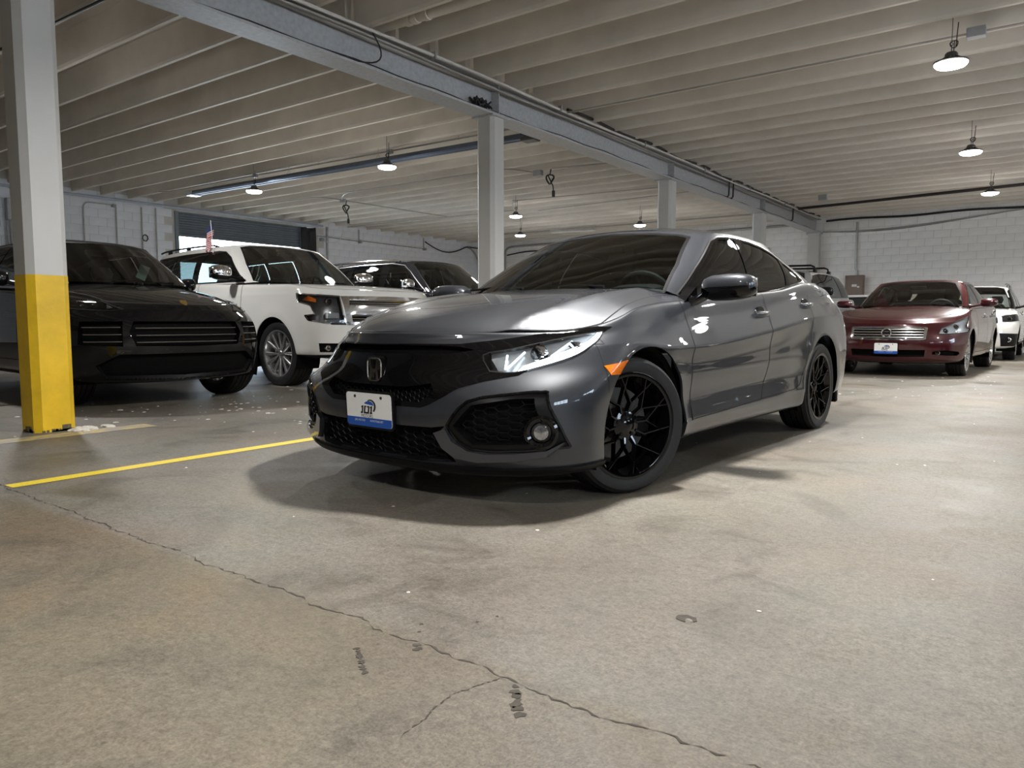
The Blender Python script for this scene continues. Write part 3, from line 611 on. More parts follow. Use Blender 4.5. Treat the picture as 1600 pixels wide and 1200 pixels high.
def grid_faces(nv, nu, flip=False):
    i, j = np.meshgrid(np.arange(nv - 1), np.arange(nu - 1), indexing='ij'); a = (i * nu + j).ravel()
    f = np.stack([a, a + 1, a + nu + 1, a + nu], 1); return f[:, ::-1] if flip else f
def grid_normals(A, flip=False):
    du = np.gradient(A, axis=1); dv = np.gradient(A, axis=0); n = np.cross(du, dv); n /= np.linalg.norm(n, axis=2, keepdims=True) + 1e-12
    return -n if flip else n
def flare(A, cx, cz, R, amt, w=.11):
    """swell the body side around a wheel arch"""
    side = (A[..., 1] > .6); r = np.hypot(A[..., 0] - cx, A[..., 2] - cz); g = np.exp(-((r - R - .02) / w) ** 2) * side
    A[..., 1] += amt * g; return A
# ---------------------------------------------------------------- car materials
pm('fog_glass', (0.42, 0.43, 0.45), 0.14, 0.9, 0.5, 90)
paint('paint_grey', (0.030, 0.033, 0.040), 0.32, 0.42, 0.25)
paint('paint_black', (0.006, 0.006, 0.007), 0.0, 0.35)
paint('paint_white', (0.76, 0.755, 0.73), 0.0, 0.35)
paint('paint_red', (0.040, 0.0015, 0.004), 0.25, 0.3, 0.25)
paint('paint_silver', (0.22, 0.225, 0.23), 0.6, 0.32, 0.2)
paint('gloss_black', (0.003, 0.003, 0.0035), 0.0, 0.3, 0, 0.8)
pm('satin_black', (0.005, 0.005, 0.0055), 0.42, 0, 0.2, 30, spec=0.2)
pm('matte_black', (0.004, 0.004, 0.004), 0.9, 0, 0.2, 30, spec=0.1)
pm('gap_black', (0.004, 0.004, 0.004), 0.9, 0, 0.1, 30)
pm('tyre_rubber', (0.007, 0.007, 0.0075), 0.6, 0, 0.2, 60, 0.15, bscale=200)
pm('chrome', (0.72, 0.72, 0.74), 0.08, 1.0, 0.03, 30)
pm('satin_chrome', (0.52, 0.52, 0.53), 0.25, 1.0, 0.03, 30)
pm('alloy', (0.62, 0.62, 0.63), 0.2, 0.85, 0.04, 30)
pm('dark_steel', (0.10, 0.095, 0.09), 0.4, 0.8, 0.15, 20)
pm('lamp_housing', (0.62, 0.63, 0.65), 0.22, 0.5, 0.08, 40)
pm('lamp_housing_dark', (0.05, 0.05, 0.052), 0.25, 0.5, 0.2, 40)
pm('amber_lens', (0.85, 0.20, 0.01), 0.18, 0, 0.15, 60, coat=0.5)
pm('interior_dark', (0.022, 0.022, 0.023), 0.7, 0, 0.2, 20)
pm('interior_seat', (0.055, 0.055, 0.058), 0.75, 0, 0.2, 20)
pm('interior_tan', (0.30, 0.27, 0.22), 0.7, 0, 0.1, 20)
pm('plate_white', (0.74, 0.74, 0.74), 0.35, 0, 0.02, 20)
pm('plate_blue', (0.01, 0.075, 0.36), 0.35, 0, 0.03, 20)
pm('plate_ink', (0.012, 0.012, 0.015), 0.5, 0, 0.05, 20)
pm('paper_green', (0.50, 0.72, 0.66), 0.7, 0, 0.03, 20)
pm('gold', (0.55, 0.36, 0.10), 0.3, 0.8, 0.1, 60)
emis('light_pipe', (0.86, 0.94, 1.0), 1.6)
emis('drl_white', (0.86, 0.94, 1.0), 9.0)
glass('glass_tint', (0.055, 0.06, 0.06)); glass('glass_shield', (0.34, 0.40, 0.38)); glass('glass_side', (0.20, 0.23, 0.23)); glass('glass_lens', (0.93, 0.95, 0.96))
glass('glass_smoke', (0.35, 0.35, 0.36))
# ---------------------------------------------------------------- shells cut into panels
Z3 = Vector((0, 0, 1)); VW = {'side': (Vector((1, 0, 0)), Z3), 'front': (Vector((0, 1, 0)), Z3), 'top': (Vector((1, 0, 0)), Vector((0, 1, 0))), 'diag': (Vector((-.7071, .7071, 0)), Z3), 'diag30': (Vector((-.5, .866, 0)), Z3)}
def inside(poly, u, v):
    r = False; j = len(poly) - 1
    for i in range(len(poly)):
        (a, b), (c, d) = poly[i], poly[j]
        if (b > v) != (d > v) and u < (c - a) * (v - b) / (d - b + 1e-15) + a: r = not r
        j = i
    return r
def smoothpoly(P, n=4, sharp=()):
    """closed Catmull-Rom through 2D points; indices in sharp stay corners"""
    out = []; m = len(P)
    for i in range(m):
        p0, p1, p2, p3 = P[i - 1], P[i], P[(i + 1) % m], P[(i + 2) % m]
        if i in sharp: p0 = p1
        if (i + 1) % m in sharp: p3 = p2
        for k in range(n):
            t = k / n; out.append(tuple(.5 * ((2 * p1[q]) + (-p0[q] + p2[q]) * t + (2 * p0[q] - 5 * p1[q] + 4 * p2[q] - p3[q]) * t * t + (-p0[q] + 3 * p1[q] - 3 * p2[q] + p3[q]) * t ** 3) for q in (0, 1)))
    return out
def circle2(cx, cz, r, n=36): return [(cx + r * math.cos(6.28318 * k / n), cz + r * math.sin(6.28318 * k / n)) for k in range(n)]
class Shell:
    def __init__(s):
        s.bm = bmesh.new(); s.nl = s.bm.verts.layers.float_vector.new('nn'); s.rl = s.bm.faces.layers.int.new('reg'); s.names = ['body']
    def grid(s, A, flip=False, reg='body', nrm=None):
        n = (grid_normals(A, flip) if nrm is None else nrm).reshape(-1, 3).copy(); P = A.reshape(-1, 3); edge = np.abs(P[:, 1]) < 1e-6; n[edge, 1] = 0; n /= np.linalg.norm(n, axis=1, keepdims=True) + 1e-12
        vs = [s.bm.verts.new(p) for p in P.tolist()]
        for v, q in zip(vs, n.tolist()): v[s.nl] = q
        r = s.rid(reg)
        for f in grid_faces(*A.shape[:2], flip):
            q = []
            for i in f:
                if not any((vs[i].co - w.co).length < 1e-7 for w in q): q.append(vs[i])
            if len(q) >= 3:
                try: F = s.bm.faces.new(q); F[s.rl] = r
                except ValueError: pass
    def rid(s, name):
        if name not in s.names: s.names.append(name)
        return s.names.index(name)
    def cut(s, view, poly, reg, where=None, only=None):
        U, W = VW[view]; bm = s.bm
        if len(poly[0]) == 3: poly = [(U.dot(Vector(p)), W.dot(Vector(p))) for p in poly]
        u0 = min(p[0] for p in poly); u1 = max(p[0] for p in poly); v0 = min(p[1] for p in poly); v1 = max(p[1] for p in poly)
        only = None if only is None else {s.rid(o) for o in only}; rid = s.rid(reg)
        def ok(f):
            if only is not None and f[s.rl] not in only: return False
            a = [U.dot(v.co) for v in f.verts]
            if max(a) < u0 or min(a) > u1: return False
            b = [W.dot(v.co) for v in f.verts]
            if max(b) < v0 or min(b) > v1: return False
            return where is None or where(f.calc_center_median(), f.verts[0][s.nl])
        cand = [f for f in bm.faces if ok(f)]
        n = len(poly)
        for k in range(n):
            (a, b), (c, d) = poly[k], poly[(k + 1) % n]; e = 1e-4
            if abs(a - c) + abs(b - d) < 1e-6: continue
            lo0, hi0, lo1, hi1 = min(a, c) - e, max(a, c) + e, min(b, d) - e, max(b, d) + e; fs = []; rest = []
            for f in cand:
                A = [U.dot(v.co) for v in f.verts]; B = [W.dot(v.co) for v in f.verts]
                (fs if not (max(A) < lo0 or min(A) > hi0 or max(B) < lo1 or min(B) > hi1) else rest).append(f)
            if not fs: continue
            geom = set(fs)
            for f in fs: geom.update(f.edges); geom.update(f.verts)
            r = bmesh.ops.bisect_plane(bm, geom=list(geom), dist=2e-6, plane_co=U * a + W * b, plane_no=U * (d - b) - W * (c - a))
            nf = {g for g in r['geom'] if isinstance(g, bmesh.types.BMFace)} | {f for f in fs if f.is_valid}
            cand = rest + list(nf)
        for f in cand:
            if f.is_valid:
                c = f.calc_center_median()
                if inside(poly, U.dot(c), W.dot(c)) and (only is None or f[s.rl] in only): f[s.rl] = rid
    def take(s, regs):
        """arrays for faces of the given regions"""
        ids = {s.rid(r) for r in ([regs] if isinstance(regs, str) else regs)}; idx = {}; V = []; Nn = []; F = []
        for f in s.bm.faces:
            if f[s.rl] in ids:
                q = []
                for v in f.verts:
                    if v not in idx: idx[v] = len(V); V.append(v.co[:]); Nn.append(v[s.nl][:])
                    q.append(idx[v])
                F.append(q)
        Nn = np.array(Nn).reshape(-1, 3)
        if len(Nn): Nn = Nn / (np.linalg.norm(Nn, axis=1, keepdims=True) + 1e-12)
        return np.array(V).reshape(-1, 3), Nn, F
def boundary(F):
    cnt = {}
    for f in F:
        for a, b in zip(f, f[1:] + f[:1]): cnt[(min(a, b), max(a, b))] = cnt.get((min(a, b), max(a, b)), 0) + 1
    return [(a, b) for f in F for a, b in zip(f, f[1:] + f[:1]) if cnt[(min(a, b), max(a, b))] == 1]
def loops(E):
    nx = {}
    for a, b in E: nx.setdefault(a, []).append(b)
    out = []; used = set()
    for a, b in E:
        if (a, b) in used: continue
        L_ = [a]; cur, n = a, b
        while True:
            used.add((cur, n)); 
            if n == L_[0]: out.append((L_, True)); break
            L_.append(n); c2 = [q for q in nx.get(n, []) if (n, q) not in used]
            if not c2: out.append((L_, False)); break
            cur, n = n, c2[0]
    return out
def mesh_n(name, V, Nn, F, mats, parent, fm=None, extra=0):
    me = bpy.data.meshes.new(name); me.from_pydata(V.tolist(), [], F); 
    for m in mats: me.materials.append(M[m])
    if fm is not None: me.polygons.foreach_set('material_index', np.array(fm, dtype=np.int32))
    me.polygons.foreach_set('use_smooth', [True] * len(me.polygons)); me.update()
    if Nn is not None: me.normals_split_custom_set_from_vertices(Nn.tolist())
    return link(bpy.data.objects.new(name, me), parent)
def panel(car, sh, regs, name, mats, side=None, push=0.0, rec=0.0, axis=None, rim=0.0, label=None, parent=None, skipy0=True):
    """side: None both halves joined, 1 left, -1 right. rec: sink the faces, building walls. rim: turn the edge inward."""
    V, Nn, F = sh.take(regs)
    if not len(F): print('EMPTY', car.name, regs); return None
    if isinstance(mats, str): mats = [mats, mats]
    d = Nn if axis is None else np.tile(np.array(axis, float), (len(V), 1))
    E = [(a, b) for a, b in boundary(F) if not (skipy0 and abs(V[a][1]) < 1e-5 and abs(V[b][1]) < 1e-5)]
    V2 = V + d * push; F2 = [list(f) for f in F]; N2 = Nn.copy(); fm = [0] * len(F)
    if rec or rim:
        bv = sorted({i for e in E for i in e}); mp = {b: len(V2) + k for k, b in enumerate(bv)}; mq = {b: len(V2) + len(bv) + k for k, b in enumerate(bv)}
        base = V2[bv].copy()
        if rec: V2 = V2 - d * rec; outer = base; inner = V2[bv]
        else: outer = base; inner = base - d[bv] * rim
        # wall normals: sideways
        V2 = np.concatenate([V2, outer, inner]); 
        c = np.zeros((len(bv), 3)); ix = {b: k for k, b in enumerate(bv)}
        for a, b in E:
            t = V[b] - V[a]; w = np.cross(t, d[a]); w /= np.linalg.norm(w) + 1e-12; w = -w if rec else w; c[ix[a]] += w; c[ix[b]] += w
        c /= np.linalg.norm(c, axis=1, keepdims=True) + 1e-12; N2 = np.concatenate([N2, c, c])
        for a, b in E:
            F2.append([mp[b], mp[a], mq[a], mq[b]] if rim else [mp[a], mp[b], mq[b], mq[a]]); fm.append(1)
    objs = []
    def mir(V, Nn, F): m = np.array([1, -1, 1]); return V * m, Nn * m, [f[::-1] for f in F]
    if side == 1: vs, ns, fs, ff = V2, N2, F2, fm
    elif side == -1: (vs, ns, fs), ff = mir(V2, N2, F2), fm
    else:
        a, b, c = mir(V2, N2, F2); vs = np.concatenate([V2, a]); ns = np.concatenate([N2, b]); fs = F2 + [[i + len(V2) for i in f] for f in c]; ff = fm + fm
    if side is None:
        c = np.where(np.abs(V2[:, 1]) < 1e-5)[0]; mp_ = {int(i) + len(V2): int(i) for i in c}
        if len(mp_):
            fs = [[mp_.get(i, i) for i in f] for f in fs]; keep = np.ones(len(vs), bool); keep[list(mp_)] = False; nid = np.cumsum(keep) - 1
            fs = [[int(nid[i]) for i in f] for f in fs]; vs = vs[keep]; ns = ns[keep]
    o = mesh_n(name, vs, ns, fs, mats, parent or car, ff)
    if label: o['label'] = label
    return o
def seam(car, sh, regs, name, mat, w=.006, lift=.0008, side=None, skip=None, parent=None, closed_only=False):
    """thin ribbon along the outline of a panel"""
    V, Nn, F = sh.take(regs)
    if not len(F): return None
    E = [(a, b) for a, b in boundary(F) if not (abs(V[a][1]) < 1e-5 and abs(V[b][1]) < 1e-5) and not (skip and skip((V[a] + V[b]) / 2))]
    vs = []; ns = []; fs = []
    for L_, cl in loops(E):
        n = len(L_); P = V[L_]
        if n < 2: continue
        k0 = len(vs)
        for i in range(n):
            a = P[i - 1] if (i or cl) else P[i]; b = P[(i + 1) % n] if (i < n - 1 or cl) else P[i]; t = b - a; t /= np.linalg.norm(t) + 1e-12
            nn = Nn[L_[i]]; s = np.cross(nn, t); s /= np.linalg.norm(s) + 1e-12
            vs += [P[i] + s * w / 2 + nn * lift, P[i] - s * w / 2 + nn * lift]; ns += [nn, nn]
        for i in range(n if cl else n - 1):
            j = (i + 1) % n; fs.append([k0 + 2 * i, k0 + 2 * i + 1, k0 + 2 * j + 1, k0 + 2 * j])
    vs = np.array(vs); ns = np.array(ns)
    if side == -1: vs = vs * np.array([1, -1, 1]); ns = ns * np.array([1, -1, 1]); fs = [f[::-1] for f in fs]
    elif side is None:
        m = np.array([1, -1, 1]); k = len(vs); fs = fs + [[i + k for i in f[::-1]] for f in fs]; vs = np.concatenate([vs, vs * m]); ns = np.concatenate([ns, ns * m])
    return mesh_n(name, vs, ns, fs, [mat], parent or car)
# ---------------------------------------------------------------- wheels
def tyre_profile(R, rr, w):
    h = w / 2; t = .012
    p = [(rr - .008, -h * .80), (rr + .004, -h * .92), (rr + (R - rr) * .45, -h * 1.0), (R - .03, -h * .97), (R - .008, -h * .86)]
    for a, b in ((-.62, -.54), (-.2, -.12), (.12, .2), (.54, .62)): p += [(R, h * a), (R - t, h * (a + .01)), (R - t, h * (b - .01)), (R, h * b)]
    p += [(R - .008, h * .86), (R - .03, h * .97), (R - .022, h * .985), (rr + (R - rr) * .45, h * 1.0), (rr + .012, h * .95), (rr + .006, h * .93), (rr - .008, h * .80)]
    return p
WCACHE = {}
def wheel(car, pos, style, R, rr, w, side, steer=0.0, label=None):
    """pos: centre of the wheel in car space; side +1 left, -1 right; outward face +y locally"""
    key = (style, R, rr, w)
    if key not in WCACHE:
        P = {}
        P['tyre'] = (G().lathe(tyre_profile(R, rr, w), 72, 'y'), 'tyre_rubber', 40)
        h = w / 2
        rimmat = {'mesh': 'gloss_black', 'blade': 'alloy', 'multi': 'alloy', 'star': 'alloy', 'dark': 'alloy'}[style]
        P['rim'] = (G().lathe([(rr - .002, h * .90), (rr + .008, h * .96), (rr + .004, h * .97), (rr - .012, h * .93), (rr - .03, h * .5), (rr - .05, -h * .2), (rr - .03, -h * .85), (rr + .004, -h * .92)], 64, 'y'), rimmat, 40)
        P['brake_disc'] = (G().lathe([(.05, -h * .05), (rr * .70, -h * .05), (rr * .70, -h * .15), (.05, -h * .15)], 48, 'y'), 'dark_steel', 30)
        P['hub'] = (G().lathe([(0, h * .70), (.028, h * .70), (.034, h * .66), (.07, h * .6), (.078, h * .3), (.078, 0), (0, 0)], 32, 'y'), rimmat if style != 'blade' else 'alloy', 30)
        lug = G()
        for k in range(5 if style != 'blade' else 6):
            a = 6.28318 * (k + .25) / (5 if style != 'blade' else 6); lug.lathe([(0, h * .68), (.008, h * .68), (.010, h * .5), (.010, h * .2)], 8, 'y', (.052 * math.cos(a), 0, .052 * math.sin(a)))
        P['lug_nuts'] = (lug, 'chrome' if style != 'mesh' else 'satin_black', 30)
        cal = G().bbox(-.05, .05, -h * .3, h * .1, rr * .45, rr * .78, .012); P['brake_caliper'] = (cal, 'satin_black', 30)
        # one spoke, copied round
        sp = G()
        def bar(r0, a0, r1, a1, w0, w1, y0, y1, th):
            p0 = Vector((r0 * math.cos(a0), y0, r0 * math.sin(a0))); p1 = Vector((r1 * math.cos(a1), y1, r1 * math.sin(a1))); t = (p1 - p0).normalized(); s = t.cross(Vector((0, 1, 0))).normalized()
            vs = []
            for p, ww in ((p0, w0), (p1, w1)):
                vs += [p + s * ww * .5, p + s * ww * .28 + Vector((0, th * .35, 0)), p - s * ww * .28 + Vector((0, th * .35, 0)), p - s * ww * .5, p - s * ww * .5 - Vector((0, th, 0)), p + s * ww * .5 - Vector((0, th, 0))]
            sp.add(vs, [(i, (i + 1) % 6, 6 + (i + 1) % 6, 6 + i) for i in range(6)] + [tuple(range(6))[::-1], tuple(range(6, 12))])
        D = math.radians
        if style == 'mesh':
            ns = 10; bar(.06, 0, rr * .45, D(0), .017, .011, h * .58, h * .70, .022)
            bar(rr * .43, 0, rr - .004, D(23), .010, .009, h * .70, h * .86, .018); bar(rr * .43, 0, rr - .004, D(-23), .010, .009, h * .70, h * .86, .018)
        elif style == 'blade':
            ns = 6; bar(.06, D(8), rr - .004, D(14), .022, .052, h * .62, h * .82, .03); bar(.06, D(-8), rr - .004, D(-14), .022, .052, h * .62, h * .82, .03)
        elif style == 'multi':
            ns = 7; bar(.05, D(5), rr - .004, D(12), .022, .022, h * .6, h * .82, .03); bar(.05, D(-5), rr - .004, D(-12), .022, .022, h * .6, h * .82, .03)
        elif style == 'star':
            ns = 5; bar(.05, D(10), rr - .004, D(16), .04, .05, h * .6, h * .82, .03); bar(.05, D(-10), rr - .004, D(-16), .04, .05, h * .6, h * .82, .03)
        else:
            ns = 5; bar(.05, 0, rr - .004, 0, .06, .10, h * .6, h * .82, .03)
        P['_spoke'] = (sp, rimmat, ns)
        WCACHE[key] = {}
        for k, (g, m, q) in P.items():
            o = g.build('tmp', m, None, True, sharp=35 if k == '_spoke' else 40); WCACHE[key][k] = (o.data, q); bpy.data.objects.remove(o)
    C = WCACHE[key]
    root = bpy.data.objects.new('wheel', C['rim'][0]); link(root, car); root.location = pos
    root.rotation_euler = (0, 0, (0 if side > 0 else math.pi) + steer)
    if label: root['label'] = label
    for k in ('tyre', 'brake_disc', 'hub', 'lug_nuts', 'brake_caliper'):
        o = bpy.data.objects.new(k, C[k][0]); link(o, root)
        if k == 'brake_caliper': o.rotation_euler = (0, math.radians(-100), 0)
    ns = C['_spoke'][1]
    for k in range(ns):
        o = bpy.data.objects.new('spoke', C['_spoke'][0]); link(o, root); o.rotation_euler = (0, 2 * math.pi * (k + .25) / ns, 0)
    return root
# ---------------------------------------------------------------- small shapes
def lump(secs, n=20):
    """closed loft: secs list of (centre, a-vector, b-vector, power)"""
    g = G(); k = len(secs)
    for c, a, b, p in secs:
        c, a, b = Vector(c), Vector(a), Vector(b)
        for i in range(n):
            w = 6.28318 * i / n; cs, sn = math.cos(w), math.sin(w); u = math.copysign(abs(cs) ** (2 / p), cs); v = math.copysign(abs(sn) ** (2 / p), sn); g.v.append(tuple(c + a * u + b * v))
    for j in range(k - 1):
        for i in range(n): g.f.append((j * n + i, j * n + (i + 1) % n, (j + 1) * n + (i + 1) % n, (j + 1) * n + i))
    g.f += [tuple(range(n))[::-1], tuple(range((k - 1) * n, k * n))]; g.m = [0] * len(g.f); return g
def text_mesh(name, s, size, mat, parent, fn, sx=1.0):
    """flat lettering mapped by fn(u, v) -> point"""
    cu = bpy.data.curves.new('txt', 'FONT'); cu.body = s; cu.size = size; cu.align_x = 'CENTER'; cu.resolution_u = 3
    o = bpy.data.objects.new('txt', cu); COL.objects.link(o); bpy.context.view_layer.update(); me = o.to_mesh(); vs = [fn(v.co.x * sx, v.co.y) for v in me.vertices]; fs = [tuple(p.vertices) for p in me.polygons]
    o.to_mesh_clear(); bpy.data.objects.remove(o)
    return mk(name, vs, fs, mat, parent)
def plate(car, x, z, tilt=0.0, w=.305, h=.152, dy=0.0):
    """dealer plate facing +x, centred at (x, dy, z)"""
    t = math.tan(tilt)
    def fn(u, v, d=0.0): return (x + d - v * t, dy + u, z + v)
    def rr(w, h, r, n=5):
        out = []
        for cx, cy, a0 in ((w / 2 - r, h / 2 - r, 0), (-w / 2 + r, h / 2 - r, 90), (-w / 2 + r, -h / 2 + r, 180), (w / 2 - r, -h / 2 + r, 270)):
            out += [(cx + r * math.cos(math.radians(a0 + 90 * k / n)), cy + r * math.sin(math.radians(a0 + 90 * k / n))) for k in range(n + 1)]
        return out
    p = G().prism(rr(w, h, .016), lambda u, v, d: fn(u, v, d), -.003, 0).build('licence_plate', 'plate_white', car)
    G().prism(rr(w + .02, h + .02, .02), lambda u, v, d: fn(u, v, d), -.014, -.0032).build('plate_frame', 'satin_black', p)
    R_ = [q for q in rr(w, h, .016) if q[1] <= -h * .26] ; zc = -h * .24
    band = [(-w / 2, zc)] + sorted([q for q in rr(w, h, .016) if q[1] < zc and q[0] < 0], key=lambda q: -q[1]) + sorted([q for q in rr(w, h, .016) if q[1] < zc and q[0] >= 0], key=lambda q: q[1]) + [(w / 2, zc)]
    mk('blue_band', [fn(u, v, .0006) for u, v in band], [tuple(range(len(band)))], 'plate_blue', p)
    for su in (-1, 1): G().lathe([(0, .004), (.006, .0035), (.007, 0)], 12, 'x', fn(su * .089, h * .39)).build('screw', 'dark_steel', p)
    # logo: three slanted figures under a two-tone arch
    sl = .18
    def lg(poly, mat, name='logo_mark', d=.0008): mk(name, [fn(u * .001 + v * .001 * sl, v * .001, d) for u, v in poly], [tuple(range(len(poly)))], mat, p)
    lg([(-52, -18), (-36, -18), (-36, 18), (-46, 18), (-52, 12), (-52, 8), (-46, 10), (-46, -10), (-52, -10)], 'plate_ink')
    for q in ([(-31, -18), (6, -18), (6, -10), (-21, -10), (-21, 10), (-31, 10)], [(-31, 10), (-21, 10), (-14, 18), (-31, 18)], [(-13, 11), (-4, 11), (-4, 18), (-9, 18)], [(-4, -10), (6, -10), (6, 18), (-4, 18)]): lg(q, 'plate_ink')
    lg([(11, -18), (27, -18), (27, -10), (24, -10), (24, 18), (14, 18), (9, 12), (9, 8), (14, 10), (14, -10), (11, -10)], 'plate_ink')
    A = [math.radians(a) for a in range(-38, 121, 6)]
    arc_ = [(8 + 40 * math.cos(a), 14 + 34 * math.sin(a)) for a in A]; inn = [(5 + 31 * math.cos(a), 14 + 28 * math.sin(a)) for a in A[::-1]]; lg(arc_ + inn, 'plate_ink')
    A = [math.radians(a) for a in range(0, 165, 8)]; lg([(-2 + 33 * math.cos(a), 21 + 19 * math.sin(a)) for a in A], 'plate_blue')
    text_mesh('lettering', 'MOTORS', .0215, 'plate_ink', p, lambda u, v: fn(u - .012, v - .0355, .0009), .92)
    text_mesh('lettering', '(201) 455-9522', .0125, 'plate_white', p, lambda u, v: fn(u - .062, v - .053, .0012), .92); text_mesh('lettering', '101MOTORS.NET', .0125, 'plate_white', p, lambda u, v: fn(u + .052, v - .053, .0012), .95)
    return p
def seat(car, x, y, z, mat='interior_seat', head=True, w=.25, hb=.62):
    s = lump([((x + .25, y, z), (0, w, 0), (0, 0, .07), 4), ((x - .1, y, z), (0, w, 0), (0, 0, .08), 4), ((x - .26, y, z + .02), (0, w * .9, 0), (0, 0, .07), 4)]).build('seat', mat, car, True)
    lump([((x - .2, y, z - .02), (0, w * .95, 0), (.08, 0, 0), 3), ((x - .27, y, z + hb * .4), (0, w, 0), (.09, 0, .02), 3), ((x - .36, y, z + hb * .85), (0, w * .85, 0), (.07, 0, .02), 3), ((x - .39, y, z + hb), (0, w * .55, 0), (.05, 0, .02), 3)]).build('backrest', mat, s, True)
    if head: lump([((x - .39, y, z + hb + .03), (0, .10, 0), (.045, 0, 0), 3), ((x - .40, y, z + hb + .12), (0, .13, 0), (.05, 0, 0), 3), ((x - .42, y, z + hb + .2), (0, .10, 0), (.04, 0, 0), 3)]).build('headrest', mat, s, True)
    return s
def steering(car, x, y, z, r=.185, tilt=.45, mat='interior_dark'):
    ax = Vector((-math.cos(tilt), 0, math.sin(tilt))); e1 = Vector((0, 1, 0)); e2 = ax.cross(e1); c = Vector((x, y, z))
    g = G().tube([c + e1 * r * math.cos(a) + e2 * r * math.sin(a) for a in np.linspace(0, 6.2832, 37)], .016, 8, False)
    o = g.build('steering_wheel', mat, car, True); lump([(c - ax * .04, e1 * .06, e2 * .06, 2.5), (c + ax * .02, e1 * .075, e2 * .07, 2.5), (c + ax * .035, e1 * .05, e2 * .05, 2.5)]).build('wheel_boss', mat, o, True)
    for a in (0, math.pi, -math.pi / 2): G().tube([c + e1 * .06 * math.cos(a) + e2 * .06 * math.sin(a), c + e1 * r * math.cos(a) + e2 * r * math.sin(a)], .014, 6).build('wheel_spoke', mat, o)
    G().tube([c, c - ax * .4], .035, 8).build('column', mat, o)
    return o
def spec_civic():
    S = dict(wb=2.70, tr=.318, arch=.38, ax_z=.318, arches=((2.612, .285, .397), (.02, .312, .388)))
    def lv(f, zf, y, z, r, zr): return dict(f=f, zf=zf, y=y, z=z, r=r, zr=zr)
    S['levels'] = [
        lv((3.36, .45, 2.6), (.150, .155), [(2.9, .78), (2.0, .78), (0, .78), (-.5, .76)], [(2.9, .165), (2.2, .185), (.4, .19), (-.5, .22)], (-.74, .30, 3), .28),
        lv((3.49, .52, 2.5), (.162, .172), [(2.98, .872), (2.2, .858), (1.2, .852), (.4, .862), (-.5, .855)], [(2.98, .190), (2.2, .205), (.4, .215), (-.5, .25)], (-.84, .35, 3), .30),
        lv((3.535, .55, 2.6), (.255, .265), [(3.0, .886), (2.2, .884), (1.2, .880), (.4, .888), (-.5, .88)], [(3.0, .280), (2.2, .285), (.4, .315), (-.5, .36)], (-.88, .36, 3), .38),
        lv((3.55, .58, 2.7), (.35, .365), [(2.97, .888), (2.2, .868), (1.2, .862), (.4, .885), (-.5, .885)], [(2.97, .385), (2.2, .40), (.4, .44), (-.5, .46)], (-.90, .36, 3), .48),
        lv((3.54, .62, 2.8), (.47, .485), [(2.92, .890), (2.2, .882), (1.2, .880), (.4, .896), (-.5, .89)], [(2.92, .51), (2.2, .51), (1.15, .53), (.4, .57), (-.5, .58)], (-.91, .38, 3), .58),
        lv((3.52, .68, 1.95), (.595, .60), [(2.84, .884), (2.2, .884), (1.2, .886), (.4, .900), (-.5, .885)], [(2.84, .625), (2.2, .60), (1.15, .645), (.3, .70), (-.5, .72)], (-.90, .40, 3), .70),
        lv((3.512, .74, 1.8), (.675, .68), [(2.77, .868), (2.2, .900), (1.2, .906), (.4, .912), (-.5, .87)], [(2.77, .705), (2.2, .665), (1.15, .732), (.3, .82), (-.5, .85)], (-.88, .42, 2.8), .80),
        lv((3.506, .80, 1.75), (.722, .722), [(2.7, .840), (2.2, .862), (1.2, .864), (.4, .862), (-.4, .82)], [(2.7, .775), (2.2, .80), (1.2, .87), (.3, .95), (-.5, .955)], (-.85, .45, 2.6), .92),
        lv((3.495, .84, 1.75), (.750, .752), [(2.65, .805), (2.3, .815), (2.05, .828), (1.2, .834), (.4, .826), (-.35, .74)], [(2.65, .852), (2.3, .900), (2.05, .915), (1.28, .968), (.7, 1.012), (.35, 1.06), (0, 1.085), (-.4, 1.06)], (-.80, .45, 2.4), 1.00),
        lv((3.46, .84, 1.75), (.735, .74), [(2.62, .775), (2.3, .785), (2.05, .79), (1.2, .79), (.4, .78), (-.35, .68)], [(2.62, .842), (2.3, .890), (2.05, .912), (1.28, .966), (.7, 1.012), (.35, 1.065), (0, 1.09), (-.4, 1.065)], (-.74, .42, 2.4), 1.02)]
    S['hood_level'] = 8; S['crease'] = (2, 6)
    S['hoodc'] = [(3.5, .752), (3.42, .79), (3.2, .856), (2.9, .912), (2.6, .953), (2.3, .982), (2.0, .998)]
    S['hood_end'] = 2.08; S['hood_n'] = 3.4
    S['gb'] = [(2.36, 0, .972), (2.34, .25, .972), (2.26, .50, .972), (2.14, .70, .968), (2.06, .765, .93), (1.7, .79, .935), (1.28, .80, .962), (.7, .797, 1.005), (.35, .785, 1.06), (0, .745, 1.085), (-.4, .66, 1.06), (-.62, .50, 1.03), (-.70, .25, 1.02), (-.72, 0, 1.02)]
    S['gt'] = [(1.50, 0, 1.380), (1.50, .22, 1.372), (1.505, .42, 1.352), (1.50, .545, 1.328), (1.44, .592, 1.330), (1.3, .61, 1.347), (1.05, .617, 1.355), (.55, .608, 1.345), (.25, .588, 1.296), (-.05, .56, 1.232), (-.38, .49, 1.15), (-.55, .36, 1.10), (-.62, .2, 1.085), (-.64, 0, 1.08)]
    S['roofc'] = [(1.5, 1.38), (1.25, 1.418), (1.0, 1.430), (.7, 1.422), (.35, 1.383), (0, 1.308), (-.35, 1.205), (-.64, 1.08)]
    S['bow'] = .03; S['roof_n'] = 2.3
